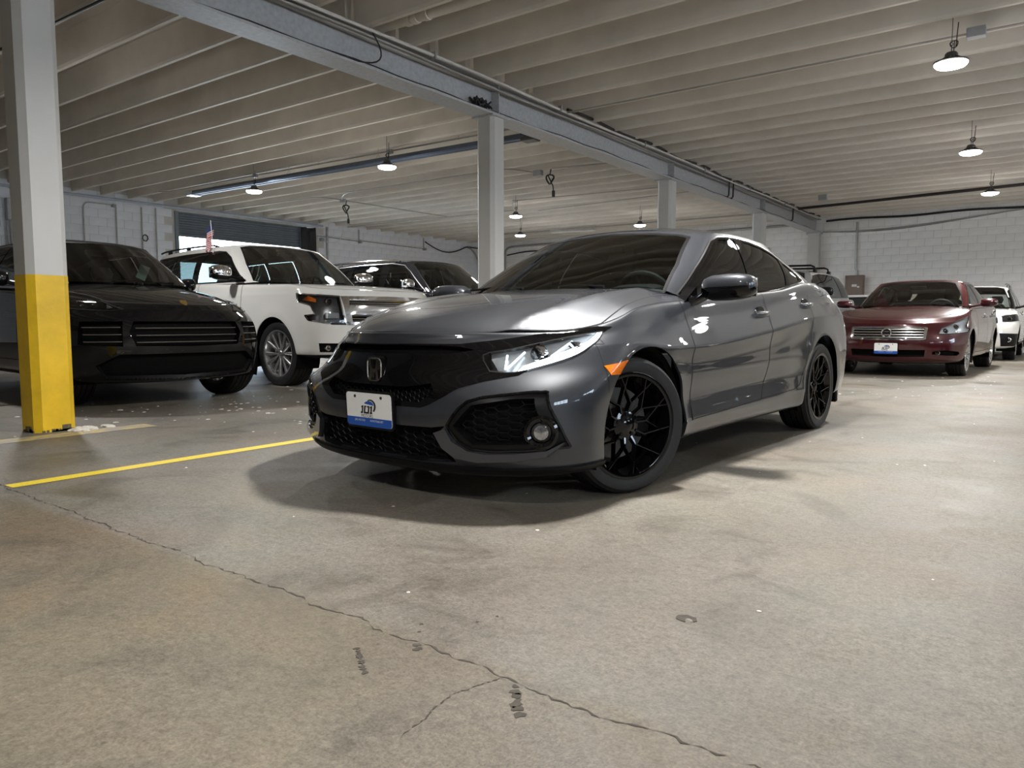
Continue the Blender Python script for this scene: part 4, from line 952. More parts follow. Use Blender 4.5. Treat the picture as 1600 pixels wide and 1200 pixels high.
    def ridge(x, y):
        yr = fx([(3.4, .50), (3.17, .547), (2.8, .600), (2.5, .622), (2.1, .615)], x); w = np.clip((3.35 - x) / .25, 0, 1) * np.clip((x - 2.05) / .2, 0, 1)
        return .026 * w * np.exp(-np.abs(np.abs(y) - yr) / .06)
    S['ridge'] = ridge
    return S
# ---------------------------------------------------------------- the grey hatchback
def shells(S, nu, nv, gu, gv, hv=24):
    low = Shell(); A = lower_body(S['levels'], nu, nv, S['crease'])
    for cx in (S['wb'], 0): A = flare(A, cx, S['ax_z'], S['arch'], S.get('flare', .012))
    hc = ring(S['levels'][S['hood_level']], XSIDE)[0]; r0 = int(np.argmin(np.linalg.norm(A[:, 0] - hc, axis=1)))
    flip = False
    n = grid_normals(A); mid = nu // 2
    if n[len(A) // 2, mid, 1] < 0: flip = True
    low.grid(A, flip)
    hood = Shell(); E = A[r0]; E = E[E[:, 0] > S['hood_end']]; H = deck(E, S['hoodc'], 0, hv, S['hood_n'], S.get('ridge')); n = grid_normals(H); hood.grid(H, n[hv // 2, len(E) // 2, 2] < 0)
    gr = Shell(); Gh = greenhouse(S['gb'], S['gt'], gu, gv, S['bow']); n = grid_normals(Gh); gr.grid(Gh, n[gv // 2, gu // 2, 1] < 0)
    rf = Shell(); Rf = deck(Gh[-1], S['roofc'], 0, 18, S['roof_n']); n = grid_normals(Rf); fl = n[9, gu // 2, 2] < 0; n = -n if fl else n
    e = Gh[-1]; k = int(np.argmax(np.abs(np.gradient(e[:, 0])) > np.abs(np.gradient(e[:, 1])) * 1.2)) + 1; m = gu - 1 - int(np.argmax((np.abs(np.gradient(e[:, 0])) > np.abs(np.gradient(e[:, 1])) * 1.2)[::-1])) - 1
    for i in list(range(k)) + list(range(m + 1, gu)):
        q = k if i < k else m
        for j in range(18): n[j, i] = [np.interp(Rf[j, i, 1], Rf[::-1, q, 1], n[::-1, q, a]) for a in range(3)]
    rf.grid(Rf, fl, nrm=n)
    return low, hood, gr, rf
def wheel_arches(car, low, S, mat='paint_grey', lip='satin_black', R=None):
    R = R or S['arch']
    for ax, az, ar in S.get('arches', ((S['wb'], S['ax_z'], R), (0.0, S['ax_z'], R))): low.cut('side', circle2(ax, az, ar, 44), 'arch', lambda c, n: c[1] > .5)
    V, Nn, F = low.take('arch')
    # inner liner, both sides of each axle
    for cx, cz, R in S.get('arches', ((S['wb'], S['ax_z'], R), (0.0, S['ax_z'], R))):
        for s in (1, -1):
            g = G(); a = np.radians(np.linspace(-22, 202, 25)); y1 = S['levels'][3]['y'][1][1] - .008
            for r, y in ((R + .012, y1 - .015), (R - .01, y1 - .03), (R - .005, y1 - .35)):
                for w in a: g.v.append((cx + r * math.cos(w), s * y, cz + r * math.sin(w)))
            k = len(a); g.f = [(j * k + i, j * k + i + 1, (j + 1) * k + i + 1, (j + 1) * k + i) for j in range(2) for i in range(k - 1)]
            c0 = len(g.v); g.v.append((cx, s * (y1 - .35), cz)); g.f += [(2 * k + i, 2 * k + i + 1, c0) for i in range(k - 1)]; g.m = [0] * len(g.f)
            g.build('wheel_arch_liner', 'matte_black', car)
def underbody(car, x0, x1, hw, z0, z1):
    G().bbox(x0, x1, -hw, hw, z0, z1, .03).build('underbody', 'matte_black', car)
def mirror_pod(car, s, x, y, z, w, h, d, top, bot, armx, army, armz, cut=.45, glassm='chrome'):
    """door mirror: (x,y,z) centre; w outward width, h height, d depth"""
    secs = []
    for t, k in ((-.5, .55), (-.44, .80), (-.3, .97), (0, 1.0), (.22, .95), (.36, .84), (.45, .66), (.49, .42), (.5, .15)):
        secs.append(((x + .02 * t, s * (y + w * t), z + h * .06 * t), (d * .5 * k, 0, 0), (0, 0, h * .5 * k), 2.8))
    g = lump(secs, 24); fm = []
    for f in g.f:
        zc = sum(g.v[i][2] for i in f) / len(f); fm.append(0 if zc > z - h * .5 + h * cut else 1)
    g.m = fm; o = g.build('door_mirror', None, car, True, [top, bot])
    G().bbox(x - d * .5 - .004, x - d * .5 + .004, min(s * (y - w * .38), s * (y + w * .40)), max(s * (y - w * .38), s * (y + w * .40)), z - h * .34, z + h * .36, .003).build('mirror_glass', glassm, o)
    lump([((armx, s * army, armz), (.07, 0, 0), (0, 0, .03), 3), ((armx - .01, s * (army + .05), armz + .005), (.05, 0, 0), (0, 0, .022), 3), ((x, s * (y - w * .40), z - h * .22), (.05, 0, 0), (0, 0, .022), 3)]).build('mirror_arm', bot, o, True)
    return o
def handle(car, x, y, z, s, mat, rz=0.0, cup='gloss_black', L_=.2):
    g = lump([((x - L_ / 2, s * (y + .012), z), (0, .012, 0), (0, 0, .010), 2.5), ((x - L_ * .3, s * (y + .032), z + .002), (0, .010, 0), (0, 0, .017), 2.5), ((x + L_ * .3, s * (y + .032), z - .002), (0, .010, 0), (0, 0, .017), 2.5), ((x + L_ / 2, s * (y + .012), z - .004), (0, .012, 0), (0, 0, .010), 2.5)], 14)
    o = g.build('door_handle', mat, car, True)
    lump([((x, s * (y - .006), z), (L_ * .36, 0, 0), (0, 0, .045), 2.2), ((x, s * (y + .003), z), (L_ * .36, 0, 0), (0, 0, .045), 2.2)], 20).build('handle_cup', cup, o, True)
    return o
def wiper(car, p0, p1, p2):
    o = G().tube([p0, p1], .008, 6).build('wiper', 'satin_black', car); G().tube([Vector(p1) + (Vector(p1) - Vector(p2)) * .9, p2], .007, 6).build('wiper_blade', 'satin_black', o); return o
def build_civic():
    S = spec_civic(); th = math.radians(-92.95688847); car = empty('hatchback', (-2.3129, 5.8644, 0), th)
    setp(car, 'dark grey four door hatchback with black mesh wheels in the foreground', 'car')
    low, hood, gr, rf = shells(S, 250, 60, 200, 18, 26)
    FR = lambda c, n: c[0] > 2.6
    wheel_arches(car, low, S)
    PG = 'paint_grey'
    hl = smoothpoly([(.500, .655), (.589, .680), (.67, .709), (.74, .736), (.800, .754), (.812, .708), (.794, .660), (.739, .622), (.643, .585), (.551, .588)], 3, (4, 9))
    gtop = [(-.02, .699), (.178, .702), (.395, .702), (.508, .717), (.56, .727), (.675, .752), (.775, .777), (.812, .775), (.803, .752), (.66, .575), (.553, .550), (.465, .520), (.417, .486), (.345, .447), (.30, .432), (-.02, .430)]
    low.cut('front', hl, 'headlight', FR, ['body'])
    drl = [(.640, .575), (.74, .612), (.80, .655), (.822, .708), (.812, .765), (.786, .752), (.785, .713), (.768, .684), (.713, .645), (.652, .612)]
    low.cut('front', drl, 'drl', FR, ['headlight'])
    low.cut('front', gtop, 'grille', FR, ['body'])
    low.cut('front', [(-.02, .695), (.32, .695), (.40, .690), (.46, .678), (.40, .664), (.30, .658), (-.02, .658)], 'slot', FR, ['grille'])
    low.cut('front', [(-.02, .515), (.20, .515), (.33, .535), (.36, .50), (.29, .455), (-.02, .450)], 'mesh', FR, ['grille'])
    low.cut('front', [(-.02, .345), (.36, .352), (.428, .362), (.390, .329), (.452, .205), (.3, .195), (-.02, .192)], 'lower', FR, ['body'])
    low.cut('front', smoothpoly([(.434, .365), (.526, .471), (.70, .506), (.775, .512), (.800, .492), (.850, .305), (.82, .276), (.532, .268)], 3, (0,)), 'vent', FR, ['body'])
    low.cut('front', [(.465, .365), (.545, .455), (.70, .485), (.765, .487), (.81, .318), (.79, .300), (.545, .290)], 'ventmesh', FR, ['vent'])
    low.cut('side', [(3.7, .10), (3.7, .188), (3.38, .192), (2.90, .204), (2.9, .10)], 'lip', None, ['body'])
    low.cut('side', [(2.990, .607), (2.780, .630), (2.800, .612), (2.865, .566), (2.965, .567)], 'marker', lambda c, n: c[1] > .6, ['body'])
    low.cut('side', [(2.20, .99), (2.20, .89), (2.157, .682), (2.126, .288), (1.60, .300), (1.17, .318), (1.075, .46), (1.061, .566), (1.082, .86), (1.172, 1.05)], 'door_front', lambda c, n: c[1] > .4, ['body'])
    low.cut('side', [(1.172, 1.10), (1.082, .86), (1.061, .566), (1.075, .46), (1.17, .318), (.90, .325), (.60, .338), (.50, .365), (.41, .50), (.345, .66), (.30, .85), (.25, 1.2)], 'door_rear', lambda c, n: c[1] > .4, ['body'])
    low.cut('side', [(2.40, .15), (2.40, .275), (2.126, .286), (1.60, .298), (1.17, .316), (.60, .336), (.44, .34), (.44, .15)], 'sill', lambda c, n: c[1] > .4, ['body'])
    low.cut('side', [(2.96, .757), (2.99, .604), (2.96, .1), (3.8, .1), (3.8, .757)], 'bumper', None, ['body'])
    low.cut('side', [(2.2, 1.2), (2.2, .89), (2.157, .682), (2.126, .1), (2.99, .1), (2.99, .604), (2.93, .70), (2.93, 1.2)], 'fender', lambda c, n: c[1] > .4, ['body'])
    low.cut('side', [(3.6, .7), (3.6, .80), (2.6, .80), (2.6, .70)], 'bumper', None, ['body'])
    for f in low.bm.faces:      # slivers left between panels join their neighbours
        if f[low.rl] == 0:
            c = f.calc_center_median()
            if c.x > .86: f[low.rl] = low.rid('fender' if c.x > 2.85 else 'sill' if c.z < .35 else 'door_front' if c.x > 1.11 else 'door_rear')
    panel(car, low, 'body', 'rear_body', PG)
    panel(car, low, 'bumper', 'front_bumper', PG, rim=.02)
    for s in (1, -1): seam(car, low, 'bumper', 'bumper_gap', 'gap_black', .004, .0008, s, lambda p: p[2] < .5 or p[0] > 3.1)
    for s in (1, -1):
        panel(car, low, 'fender', 'fender', PG, s, rim=.012); d = panel(car, low, 'door_front', 'front_door', PG, s, rim=.012); seam(car, low, 'door_front', 'door_gap', 'gap_black', .006, .0009, s, lambda p: p[2] > .93, d)
        d = panel(car, low, 'door_rear', 'rear_door', PG, s, rim=.012); seam(car, low, 'door_rear', 'door_gap', 'gap_black', .006, .0009, s, lambda p: p[2] > .98, d)
        panel(car, low, 'sill', 'sill', PG, s, push=.004, rim=.02)
        panel(car, low, 'marker', 'side_marker', 'amber_lens', s, push=.003, rim=.01, label='amber side marker lamp')
    panel(car, low, 'grille', 'grille', 'gloss_black', push=.002, rim=.02)
    g = panel(car, low, 'slot', 'upper_slot', ['matte_black', 'gloss_black'], rec=.035); 
    m = panel(car, low, 'mesh', 'grille_mesh', ['matte_black', 'gloss_black'], rec=.04)
    panel(car, low, 'lower', 'lower_grille', ['matte_black', 'satin_black'], rec=.05)
    panel(car, low, 'lip', 'front_lip', 'satin_black', push=.012, rim=.02)
    # surfaces to hang mesh bars on
    from mathutils.bvhtree import BVHTree
    V, Nn, F = low.take(['grille', 'slot', 'mesh', 'lower', 'vent', 'ventmesh', 'bumper', 'headlight', 'drl', 'lip', 'body', 'fender']); bv = BVHTree.FromPolygons(V.tolist(), F)
    def onf(y, z, d=0.0):
        h = bv.ray_cast(Vector((5, abs(y), z)), Vector((-1, 0, 0))); x = h[0].x if h[0] else 3.4; return (x - d, y, z)
    def hexmesh(name, poly, cw, ch, d, r, parent, mir):
        g = G(); u0 = min(p[0] for p in poly); u1 = max(p[0] for p in poly); v0 = min(p[1] for p in poly); v1 = max(p[1] for p in poly); j = 0; z = v0
        while z < v1 + ch:
            u = u0 + (cw * .75 if j % 2 else 0)
            while u < u1 + cw:
                c = [(u + cw * .5 * a, z + ch * .5 * b) for a, b in ((-1, 0), (-.5, 1), (.5, 1), (1, 0))]
                for (a, b), (e, f) in zip(c, c[1:]):
                    if inside(poly, (a + e) / 2, (b + f) / 2): 
                        for s in mir: g.tube([onf(s * a, b, d), onf(s * e, f, d)], r, 4, False)
                u += cw * 1.5
            z += ch * .5; j += 1
        return g.build(name, 'satin_black', parent)
    hexmesh('mesh_bars', [(-.01, .515), (.20, .515), (.33, .535), (.36, .50), (.29, .455), (-.01, .450)], .034, .022, .028, .0022, m, (1, -1))
    hexmesh('lower_mesh', [(-.01, .342), (.36, .348), (.42, .358), (.385, .329), (.445, .205), (.3, .197), (-.01, .195)], .07, .032, .035, .003, car, (1, -1))
    for s in (1, -1):
        v = panel(car, low, 'vent', 'fog_surround', ['satin_black', 'satin_black'], s, push=-.006, rim=.03, label='black fog lamp surround')
        seam(car, low, ['vent', 'ventmesh'], 'vent_edge', 'gloss_black', .010, .001, s, None, v)
        b = panel(car, low, 'ventmesh', 'vent_backing', ['matte_black', 'satin_black'], s, rec=.06, parent=v)
        hexmesh('vent_mesh', [(.47, .365), (.545, .45), (.70, .48), (.76, .482), (.80, .32), (.78, .305), (.55, .295)], .060, .030, .035, .0028, v, (s,))
        fx_, fy, fz = onf(.780, .345, .012); d = Vector((.80, s * .55, 0)).normalized()
        fg = G(); c = Vector((fx_ - .01, s * fy, fz)); e1 = d.cross(Vector((0, 0, 1))).normalized(); e2 = Vector((0, 0, 1))
        def disc(gm, prof, n=28):
            k = len(prof); b0 = len(gm.v)
            for i in range(n):
                w = 6.28318 * i / n
                for r, hh in prof: gm.v.append(tuple(c + (e1 * math.cos(w) + e2 * math.sin(w)) * r + d * hh))
            gm.f += [(b0 + i * k + a, b0 + ((i + 1) % n) * k + a, b0 + ((i + 1) % n) * k + a + 1, b0 + i * k + a + 1) for i in range(n) for a in range(k - 1)]; gm.m = [0] * len(gm.f); return gm
        fl_ = disc(G(), [(.075, -.03), (.072, .012), (.060, .018), (.046, .010), (.042, -.02)]).build('fog_lamp', 'gloss_black', car, True)
        disc(G(), [(.041, .0), (.03, .012), (.0, .018)]).build('fog_lens', 'fog_glass', fl_, True)
    # winglets under the vents
    for s in (1, -1):
        Pn = [(.385, .333), (.415, .27), (.465, .228), (.56, .215), (.70, .225), (.80, .245), (.848, .300)]; top = [(.435, .352), (.46, .30), (.525, .262), (.60, .252), (.70, .258), (.80, .268), (.845, .302)]
        g = G()
        for (a, b), (c2, d2) in zip(Pn, top):
            p = Vector(onf(s * a, b)); q = Vector(onf(s * c2, d2)); g.v += [tuple(p + Vector((.000, 0, -.004))), tuple(p + Vector((.026, s * .004, 0))), tuple(q + Vector((.016, s * .004, .0))), tuple(q + Vector((-.012, 0, .003)))]
        k = len(Pn); g.f = [(4 * i + j, 4 * i + j + 1, 4 * i + 5 + j, 4 * i + 4 + j) for i in range(k - 1) for j in range(3)]; g.m = [0] * len(g.f)
        o = g.build('bumper_winglet', PG, car, True, sharp=25)
    # headlights
    for s in (1, -1):
        h_ = panel(car, low, ['headlight'], 'headlight', ['lamp_housing', 'gloss_black'], s, rec=.055, axis=(1, 0, 0), label='clear headlight with lit white running strip')
        panel(car, low, ['headlight', 'drl'], 'headlight_lens', 'glass_lens', s, push=.003, parent=h_)
        panel(car, low, 'drl', 'running_light', 'drl_white', s, push=-.004, rim=.02, parent=h_, label='lit white running light strip')
        seam(car, low, ['headlight', 'drl'], 'headlight_gap', 'gap_black', .005, .0035, s, None, h_)
        p = Vector(onf(s * .665, .660, .030)); lump([(p - Vector((.03, 0, 0)), (0, .036, 0), (0, 0, .036), 2), (p, (0, .036, 0), (0, 0, .036), 2), (p + Vector((.008, 0, 0)), (0, .030, 0), (0, 0, .030), 2)]).build('projector_ring', 'chrome', h_, True)
        lump([(p, (0, .028, 0), (0, 0, .028), 2), (p + Vector((.018, 0, 0)), (0, .024, 0), (0, 0, .024), 2), (p + Vector((.026, 0, 0)), (0, .01, 0), (0, 0, .01), 2)]).build('projector_lens', 'glass_smoke', h_, True)
        lump([(p - Vector((.02, 0, 0)), (0, .026, 0), (0, 0, .026), 2), (p - Vector((.01, 0, 0)), (0, .026, 0), (0, 0, .026), 2)]).build('projector_bulb', 'satin_black', h_, True)
        for (a0, b0, a1, b1) in ((.575, .655, .595, .597), (.628, .668, .600, .598), (.74, .712, .718, .650)):
            G().tube([onf(s * a0, b0, .02), onf(s * a1, b1, .012)], .005, 6).build('light_guide', 'light_pipe', h_)
        q = Vector(onf(s * .752, .690, .03)); lump([(q - Vector((.03, 0, 0)), (0, .03, 0), (0, 0, .022), 2.5), (q, (0, .03, 0), (0, 0, .022), 2.5)]).build('turn_reflector', 'chrome', h_, True)
    # badge
    b = Vector(onf(0, .583)); bx = b.x + .012
    def bar2(P, w, d, name, parent, mat='chrome'):
        return G().tube([(bx + d, y, z) for y, z in P], w, 6).build(name, mat, parent, True)
    rrp = [(.046 * math.copysign(abs(math.cos(a)) ** .45, math.cos(a)) * (1 + .06 * math.sin(a)), .583 + .050 * math.copysign(abs(math.sin(a)) ** .45, math.sin(a))) for a in np.linspace(0, 6.28318, 49)]
    bd = bar2(rrp, .0042, 0, 'badge', car); bd['label'] = 'chrome H badge on the grille'
    for s in (1, -1):
        g = G(); P = [(.036, .048), (.020, .048), (.012, .006), (.0, .004), (.0, -.009), (.013, -.010), (.017, -.048), (.034, -.048), (.026, 0)]
        P = [(s * y, .583 + z) for y, z in P]; g.prism(P if s > 0 else P[::-1], lambda u, v, d: (bx + d, u, v), -.006, .004); g.build('badge_letter', 'chrome', bd)
    G().bbox(bx - .03, bx - .004, -.06, .06, .52, .645, .01).build('badge_base', 'gloss_black', bd)
    plate(car, onf(0, .40)[0] + .022, .403, math.radians(-3))
    # hood
    hp = [(3.6, -.05), (3.52, -.05), (3.494, 0), (3.443, .241), (3.342, .433), (3.262, .547), (3.10, .672), (2.90, .775), (2.80, .775), (2.70, .770), (2.60, .762), (2.42, .742), (2.2, .722), (1.9, .70), (1.9, -.05)]
    hp = [(3.502, -.05), (3.502, .02), (3.448, .241), (3.347, .433), (3.267, .545), (3.10, .668), (2.90, .772), (2.80, .772), (2.70, .768), (2.60, .760), (2.42, .742), (2.2, .722), (1.9, .70), (1.9, -.05)]
    hood.cut('top', hp, 'hood'); [panel(car, hood, 'body', 'fender_top', PG, s) for s in (1, -1)]
    h_ = panel(car, hood, 'hood', 'hood', PG, rim=.012); seam(car, hood, 'hood', 'hood_gap', 'gap_black', .006, .0012, None, None, h_)
    # greenhouse
    SD = lambda c, n: abs(n[1]) > .45 and c[0] < 2.3
    dlo = [(2.164, .898), (1.804, 1.100), (1.60, 1.205), (1.449, 1.283), (1.33, 1.318), (1.20, 1.332), (1.053, 1.334), (.85, 1.330), (.66, 1.312), (.50, 1.277), (.36, 1.230), (.22, 1.165), (.10, 1.100), (.16, 1.082), (.40, 1.052), (.657, 1.016), (.9, .990), (1.203, .966), (1.7, .932)]
    gr.cut('side', dlo, 'dlo', SD)
    gr.cut('side', [(2.06, .915), (1.80, 1.083), (1.60, 1.187), (1.449, 1.264), (1.33, 1.300), (1.20, 1.314), (1.105, 1.316), (1.165, 1.12), (1.200, .980), (1.7, .940)], 'win_front', SD, ['dlo'])
    gr.cut('side', [(.975, 1.314), (.85, 1.311), (.66, 1.293), (.50, 1.258), (.435, 1.236), (.49, 1.12), (.535, 1.048), (.657, 1.028), (.9, 1.002), (1.045, .990), (1.03, 1.12)], 'win_rear', SD, ['dlo'])
    gr.cut('side', [(.385, 1.215), (.30, 1.178), (.19, 1.110), (.22, 1.094), (.40, 1.066), (.475, 1.052), (.44, 1.11)], 'win_quarter', SD, ['dlo'])
    gr.cut('front', smoothpoly([(-.02, .90), (.40, .90), (.715, .955), (.66, 1.118), (.562, 1.306), (.50, 1.325), (.30, 1.347), (-.02, 1.362)], 1), 'ws', lambda c, n: n[0] > .25 and c[0] > 1.2)
    gr.cut('front', [(-.02, .90), (.40, .90), (.700, .962), (.645, 1.118), (.548, 1.297), (.49, 1.314), (.29, 1.334), (-.02, 1.348)], 'wsglass', lambda c, n: n[0] > .25 and c[0] > 1.2, ['ws'])
    panel(car, gr, 'body', 'pillars', PG); panel(car, rf, 'body', 'roof', PG)
    panel(car, gr, 'ws', 'windshield_frit', 'satin_black', push=.001); w = panel(car, gr, 'wsglass', 'windshield', 'glass_shield', push=.001)
    for s in (1, -1):
        f = panel(car, gr, 'dlo', 'window_frame', 'gloss_black', s, push=.002); seam(car, gr, ['dlo', 'win_front', 'win_rear', 'win_quarter'], 'window_trim', 'satin_chrome', .010, .004, s, None, f)
        panel(car, gr, 'win_front', 'front_window', 'glass_tint', s, push=-.002); panel(car, gr, 'win_rear', 'rear_window', 'glass_tint', s, push=-.002); panel(car, gr, 'win_quarter', 'quarter_window', 'glass_tint', s, push=-.002)
        panel(car, gr, 'body', 'pillar_lining', 'interior_dark', s, push=-.025)
        handle(car, 1.205, .868, .846, s, PG); handle(car, .385, .868, .912, s, PG)
        mirror_pod(car, s, 1.985, 1.005, .978, .285, .140, .17, PG, 'gloss_black', 2.06, .80, .905, .47)
        G().prism([(2.16, .90), (2.02, .985), (2.0, .91)], lambda u, v, d: (u, s * d, v), .775, .835).build('mirror_patch', 'gloss_black', car)
    panel(car, rf, 'body', 'headliner', 'interior_dark', push=-.03, axis=(0, 0, 1))
    wheel(car, (2.70, .885 - .118, .318), 'mesh', .322, .242, .235, 1, math.radians(-22.4)); wheel(car, (0, .885 - .118, .318), 'mesh', .322, .242, .235, 1)
    wheel(car, (2.70, -.885 + .118, .318), 'mesh', .322, .242, .235, -1, math.radians(-22.4)); wheel(car, (0, -.885 + .118, .318), 'mesh', .322, .242, .235, -1)
    for s in (1, -1): G().bbox(-.50, -.46, min(s * .72, s * .865), max(s * .72, s * .865), .16, .42, .01).build('mud_flap', 'satin_black', car)
    underbody(car, -.7, 3.25, .5, .17, .5); G().bbox(.4, 2.25, -.80, .80, .2, .32, .02).build('floor_pan', 'matte_black', car); G().bbox(2.45, 3.30, -.45, .45, .25, .72, .05).build('engine_bay', 'matte_black', car)
    # interior
    da = lump([((2.32, 0, .88), (0, .70, 0), (0, 0, .05), 4), ((2.05, 0, .90), (0, .74, 0), (0, 0, .09), 4), ((1.85, 0, .88), (0, .74, 0), (0, 0, .10), 4), ((1.75, 0, .80), (0, .72, 0), (0, 0, .08), 4)], 24).build('dashboard', 'interior_dark', car, True)
    lump([((1.93, .37, .97), (0, .16, 0), (0, 0, .03), 3), ((1.83, .37, .985), (0, .17, 0), (0, 0, .035), 3), ((1.80, .37, .98), (0, .14, 0), (0, 0, .03), 3)]).build('gauge_hood', 'interior_dark', da, True)
    steering(car, 1.72, .37, .92); seat(car, 1.18, .37, .52); seat(car, 1.18, -.37, .52); seat(car, .35, .35, .55, w=.32); seat(car, .35, -.35, .55, w=.32)
    G().bbox(1.53, 1.56, -.11, .11, 1.235, 1.295, .012).build('rear_view_mirror', 'satin_black', car)
    G().bbox(-.5, 2.2, -.76, .76, .3, .34, .01).build('cabin_floor', 'interior_dark', car)
    for s in (1, -1): G().bbox(.1, 2.1, min(s * .73, s * .77), max(s * .73, s * .77), .34, .93, .01).build('door_trim', 'interior_dark', car)
    wiper(car, (2.33, .45, .985), (2.20, .10, 1.01), (2.24, -.25, 1.0)); wiper(car, (2.33, -.10, .99), (2.22, -.42, 1.005), (2.21, -.62, .995))
    fin = lump([((-.05, 0, 1.265), (.10, 0, 0), (0, .025, 0), 2), ((-.09, 0, 1.31), (.05, 0, 0), (0, .012, 0), 2), ((-.12, 0, 1.335), (.02, 0, 0), (0, .006, 0), 2)]).build('aerial_fin', PG, car, True)
    return car
build_civic()
# ---------------------------------------------------------------- proportions of the other cars
def std_spec(P):
    S = dict(wb=P['wb'], tr=P['tr'], arch=P['arch'], ax_z=P['tr'] - .01, flare=P.get('flare', .015)); L_ = []
    for i in range(8):
        xf = P['xf'] + P['fx'][i]; D = P['D'][i]; a, b, c = P['zs'][i]; y = P['hw'] + P['dy'][i]; xe = xf - D; xr = P['xr'] + (.12, .05, 0, 0, .02, .05, .10, .16)[i]; zc = P['zf'][i]
        L_.append(dict(f=(xf, D, P['p'][i]), zf=(zc, zc + (a - zc) * P.get('zm', .3)), y=[(xe, y), (P['wb'] * .75, y + .003), (P['wb'] * .4, y + .003), (0, y), (xr + .45, y - .02), (xr, y - .06)], z=[(xe, a), (P['wb'] * .72, b if i < 6 else a + (b - a) * .45), (P['wb'] * .35, b), (xr + .4, c)], r=(xr, .4, 3.2), zr=c))
    S['levels'] = L_; S['hood_level'] = 6; S['crease'] = P.get('crease', (2, 5)); S['hoodc'] = P['hoodc']; S['hood_end'] = P['xb'] - .28; S['hood_n'] = P.get('hood_n', 3.2)
    xb, zb, w, xt, wt = P['xb'], P['zb'], P['w'], P['xt'], P['wt']; bf, br = P['belt']; xe, xte = P['xe'], P['xte']; tc, tf, tm, tr_ = P['zt']
    xa = xb - P.get('sweep', .30)
    xs = np.linspace(xa - .12, xe + .35, 6); ts = np.linspace(xt - .08, xte + .18, 6)
    gb = [(xb, 0, zb), (xb - .03, w * .36, zb), (xb - .13, w * .72, zb), (xa + .06, w * .92, zb - .01), (xa - .04, w * .985, bf)]
    for k, x in enumerate(xs): gb.append((x, w * (1.0 if k < 5 else .97), bf + (br - bf) * k / 5))
    gb += [(xe + .12, w * .85, br), (xe + .02, w * .5, br), (xe, 0, br)]
    gt = [(xt, 0, tc), (xt - .005, wt * .4, tc - .008), (xt - .02, wt * .78, tf + (tc - tf) * .4), (xt - .035, wt * .94, tf), (xt - .09, wt, tf)]
    zz = [tf + .012, tf + .02, tm, tm, tr_ + (tm - tr_) * .6, tr_]
    for k, x in enumerate(ts): gt.append((x, wt * (1.0, 1.01, 1.01, 1.0, .98, .93)[k], zz[k]))
    gt += [(xte + .05, wt * .8, tr_), (xte + .01, wt * .45, tr_ + .02), (xte, 0, tr_ + .025)]
    S['gb'] = gb; S['gt'] = gt; S['roofc'] = P['roofc']; S['bow'] = P.get('bow', .03); S['roof_n'] = P.get('roof_n', 2.6); S['P'] = P
    return S
def spec_cayenne():
    return std_spec(dict(wb=2.895, tr=.385, arch=.43, xf=3.79, xr=-1.1, hw=.982, fx=(-.24, -.10, -.02, .02, .0, -.04, -.13, -.17), D=(.6, .66, .72, .75, .80, .90, .98, .98), p=(2.6, 2.5, 2.5, 2.4, 2.3, 2.0, 1.85, 1.85),
        zf=(.22, .26, .42, .60, .78, .90, .965, .95), zs=((.24, .26, .3), (.28, .29, .34), (.42, .42, .46), (.62, .60, .64), (.83, .78, .84), (.97, .94, 1.0), (1.06, 1.15, 1.24), (1.05, 1.14, 1.23)), dy=(-.15, -.05, -.02, 0, -.004, -.02, -.085, -.16),
        hoodc=[(3.66, .965), (3.5, 1.015), (3.2, 1.085), (2.8, 1.15), (2.45, 1.19), (2.1, 1.215)], xb=2.42, zb=1.205, w=.86, xt=1.58, wt=.625, belt=(1.13, 1.23), xe=-.95, xte=-.72, zt=(1.70, 1.645, 1.665, 1.55), roofc=[(1.58, 1.70), (1.1, 1.745), (.5, 1.745), (-.1, 1.70), (-.72, 1.57)], bow=.035, hood_n=3.0))
def spec_tahoe():
    return std_spec(dict(wb=2.946, tr=.405, arch=.46, xf=3.93, xr=-1.25, hw=1.015, fx=(-.20, -.05, .0, .0, -.01, -.04, -.07, -.12), D=(.42, .45, .46, .46, .50, .55, .62, .62), p=(3.0, 3.0, 3.0, 3.0, 2.8, 2.6, 2.4, 2.4),
        zf=(.36, .40, .56, .76, .95, 1.10, 1.175, 1.15), zs=((.36, .36, .38), (.40, .40, .44), (.56, .54, .58), (.78, .74, .78), (.98, .96, 1.0), (1.13, 1.14, 1.2), (1.245, 1.31, 1.33), (1.24, 1.31, 1.33)), dy=(-.14, -.04, -.015, 0, -.002, -.015, -.06, -.13),
        hoodc=[(3.86, 1.175), (3.7, 1.215), (3.3, 1.255), (2.8, 1.285), (2.4, 1.30), (2.0, 1.31)], xb=2.36, zb=1.32, w=.90, xt=1.52, wt=.70, belt=(1.30, 1.335), xe=-1.2, xte=-1.02, zt=(1.875, 1.825, 1.85, 1.82), roofc=[(1.52, 1.875), (1.1, 1.91), (.2, 1.925), (-1.02, 1.89)], bow=.035, hood_n=3.6, sweep=.26, zm=.2))
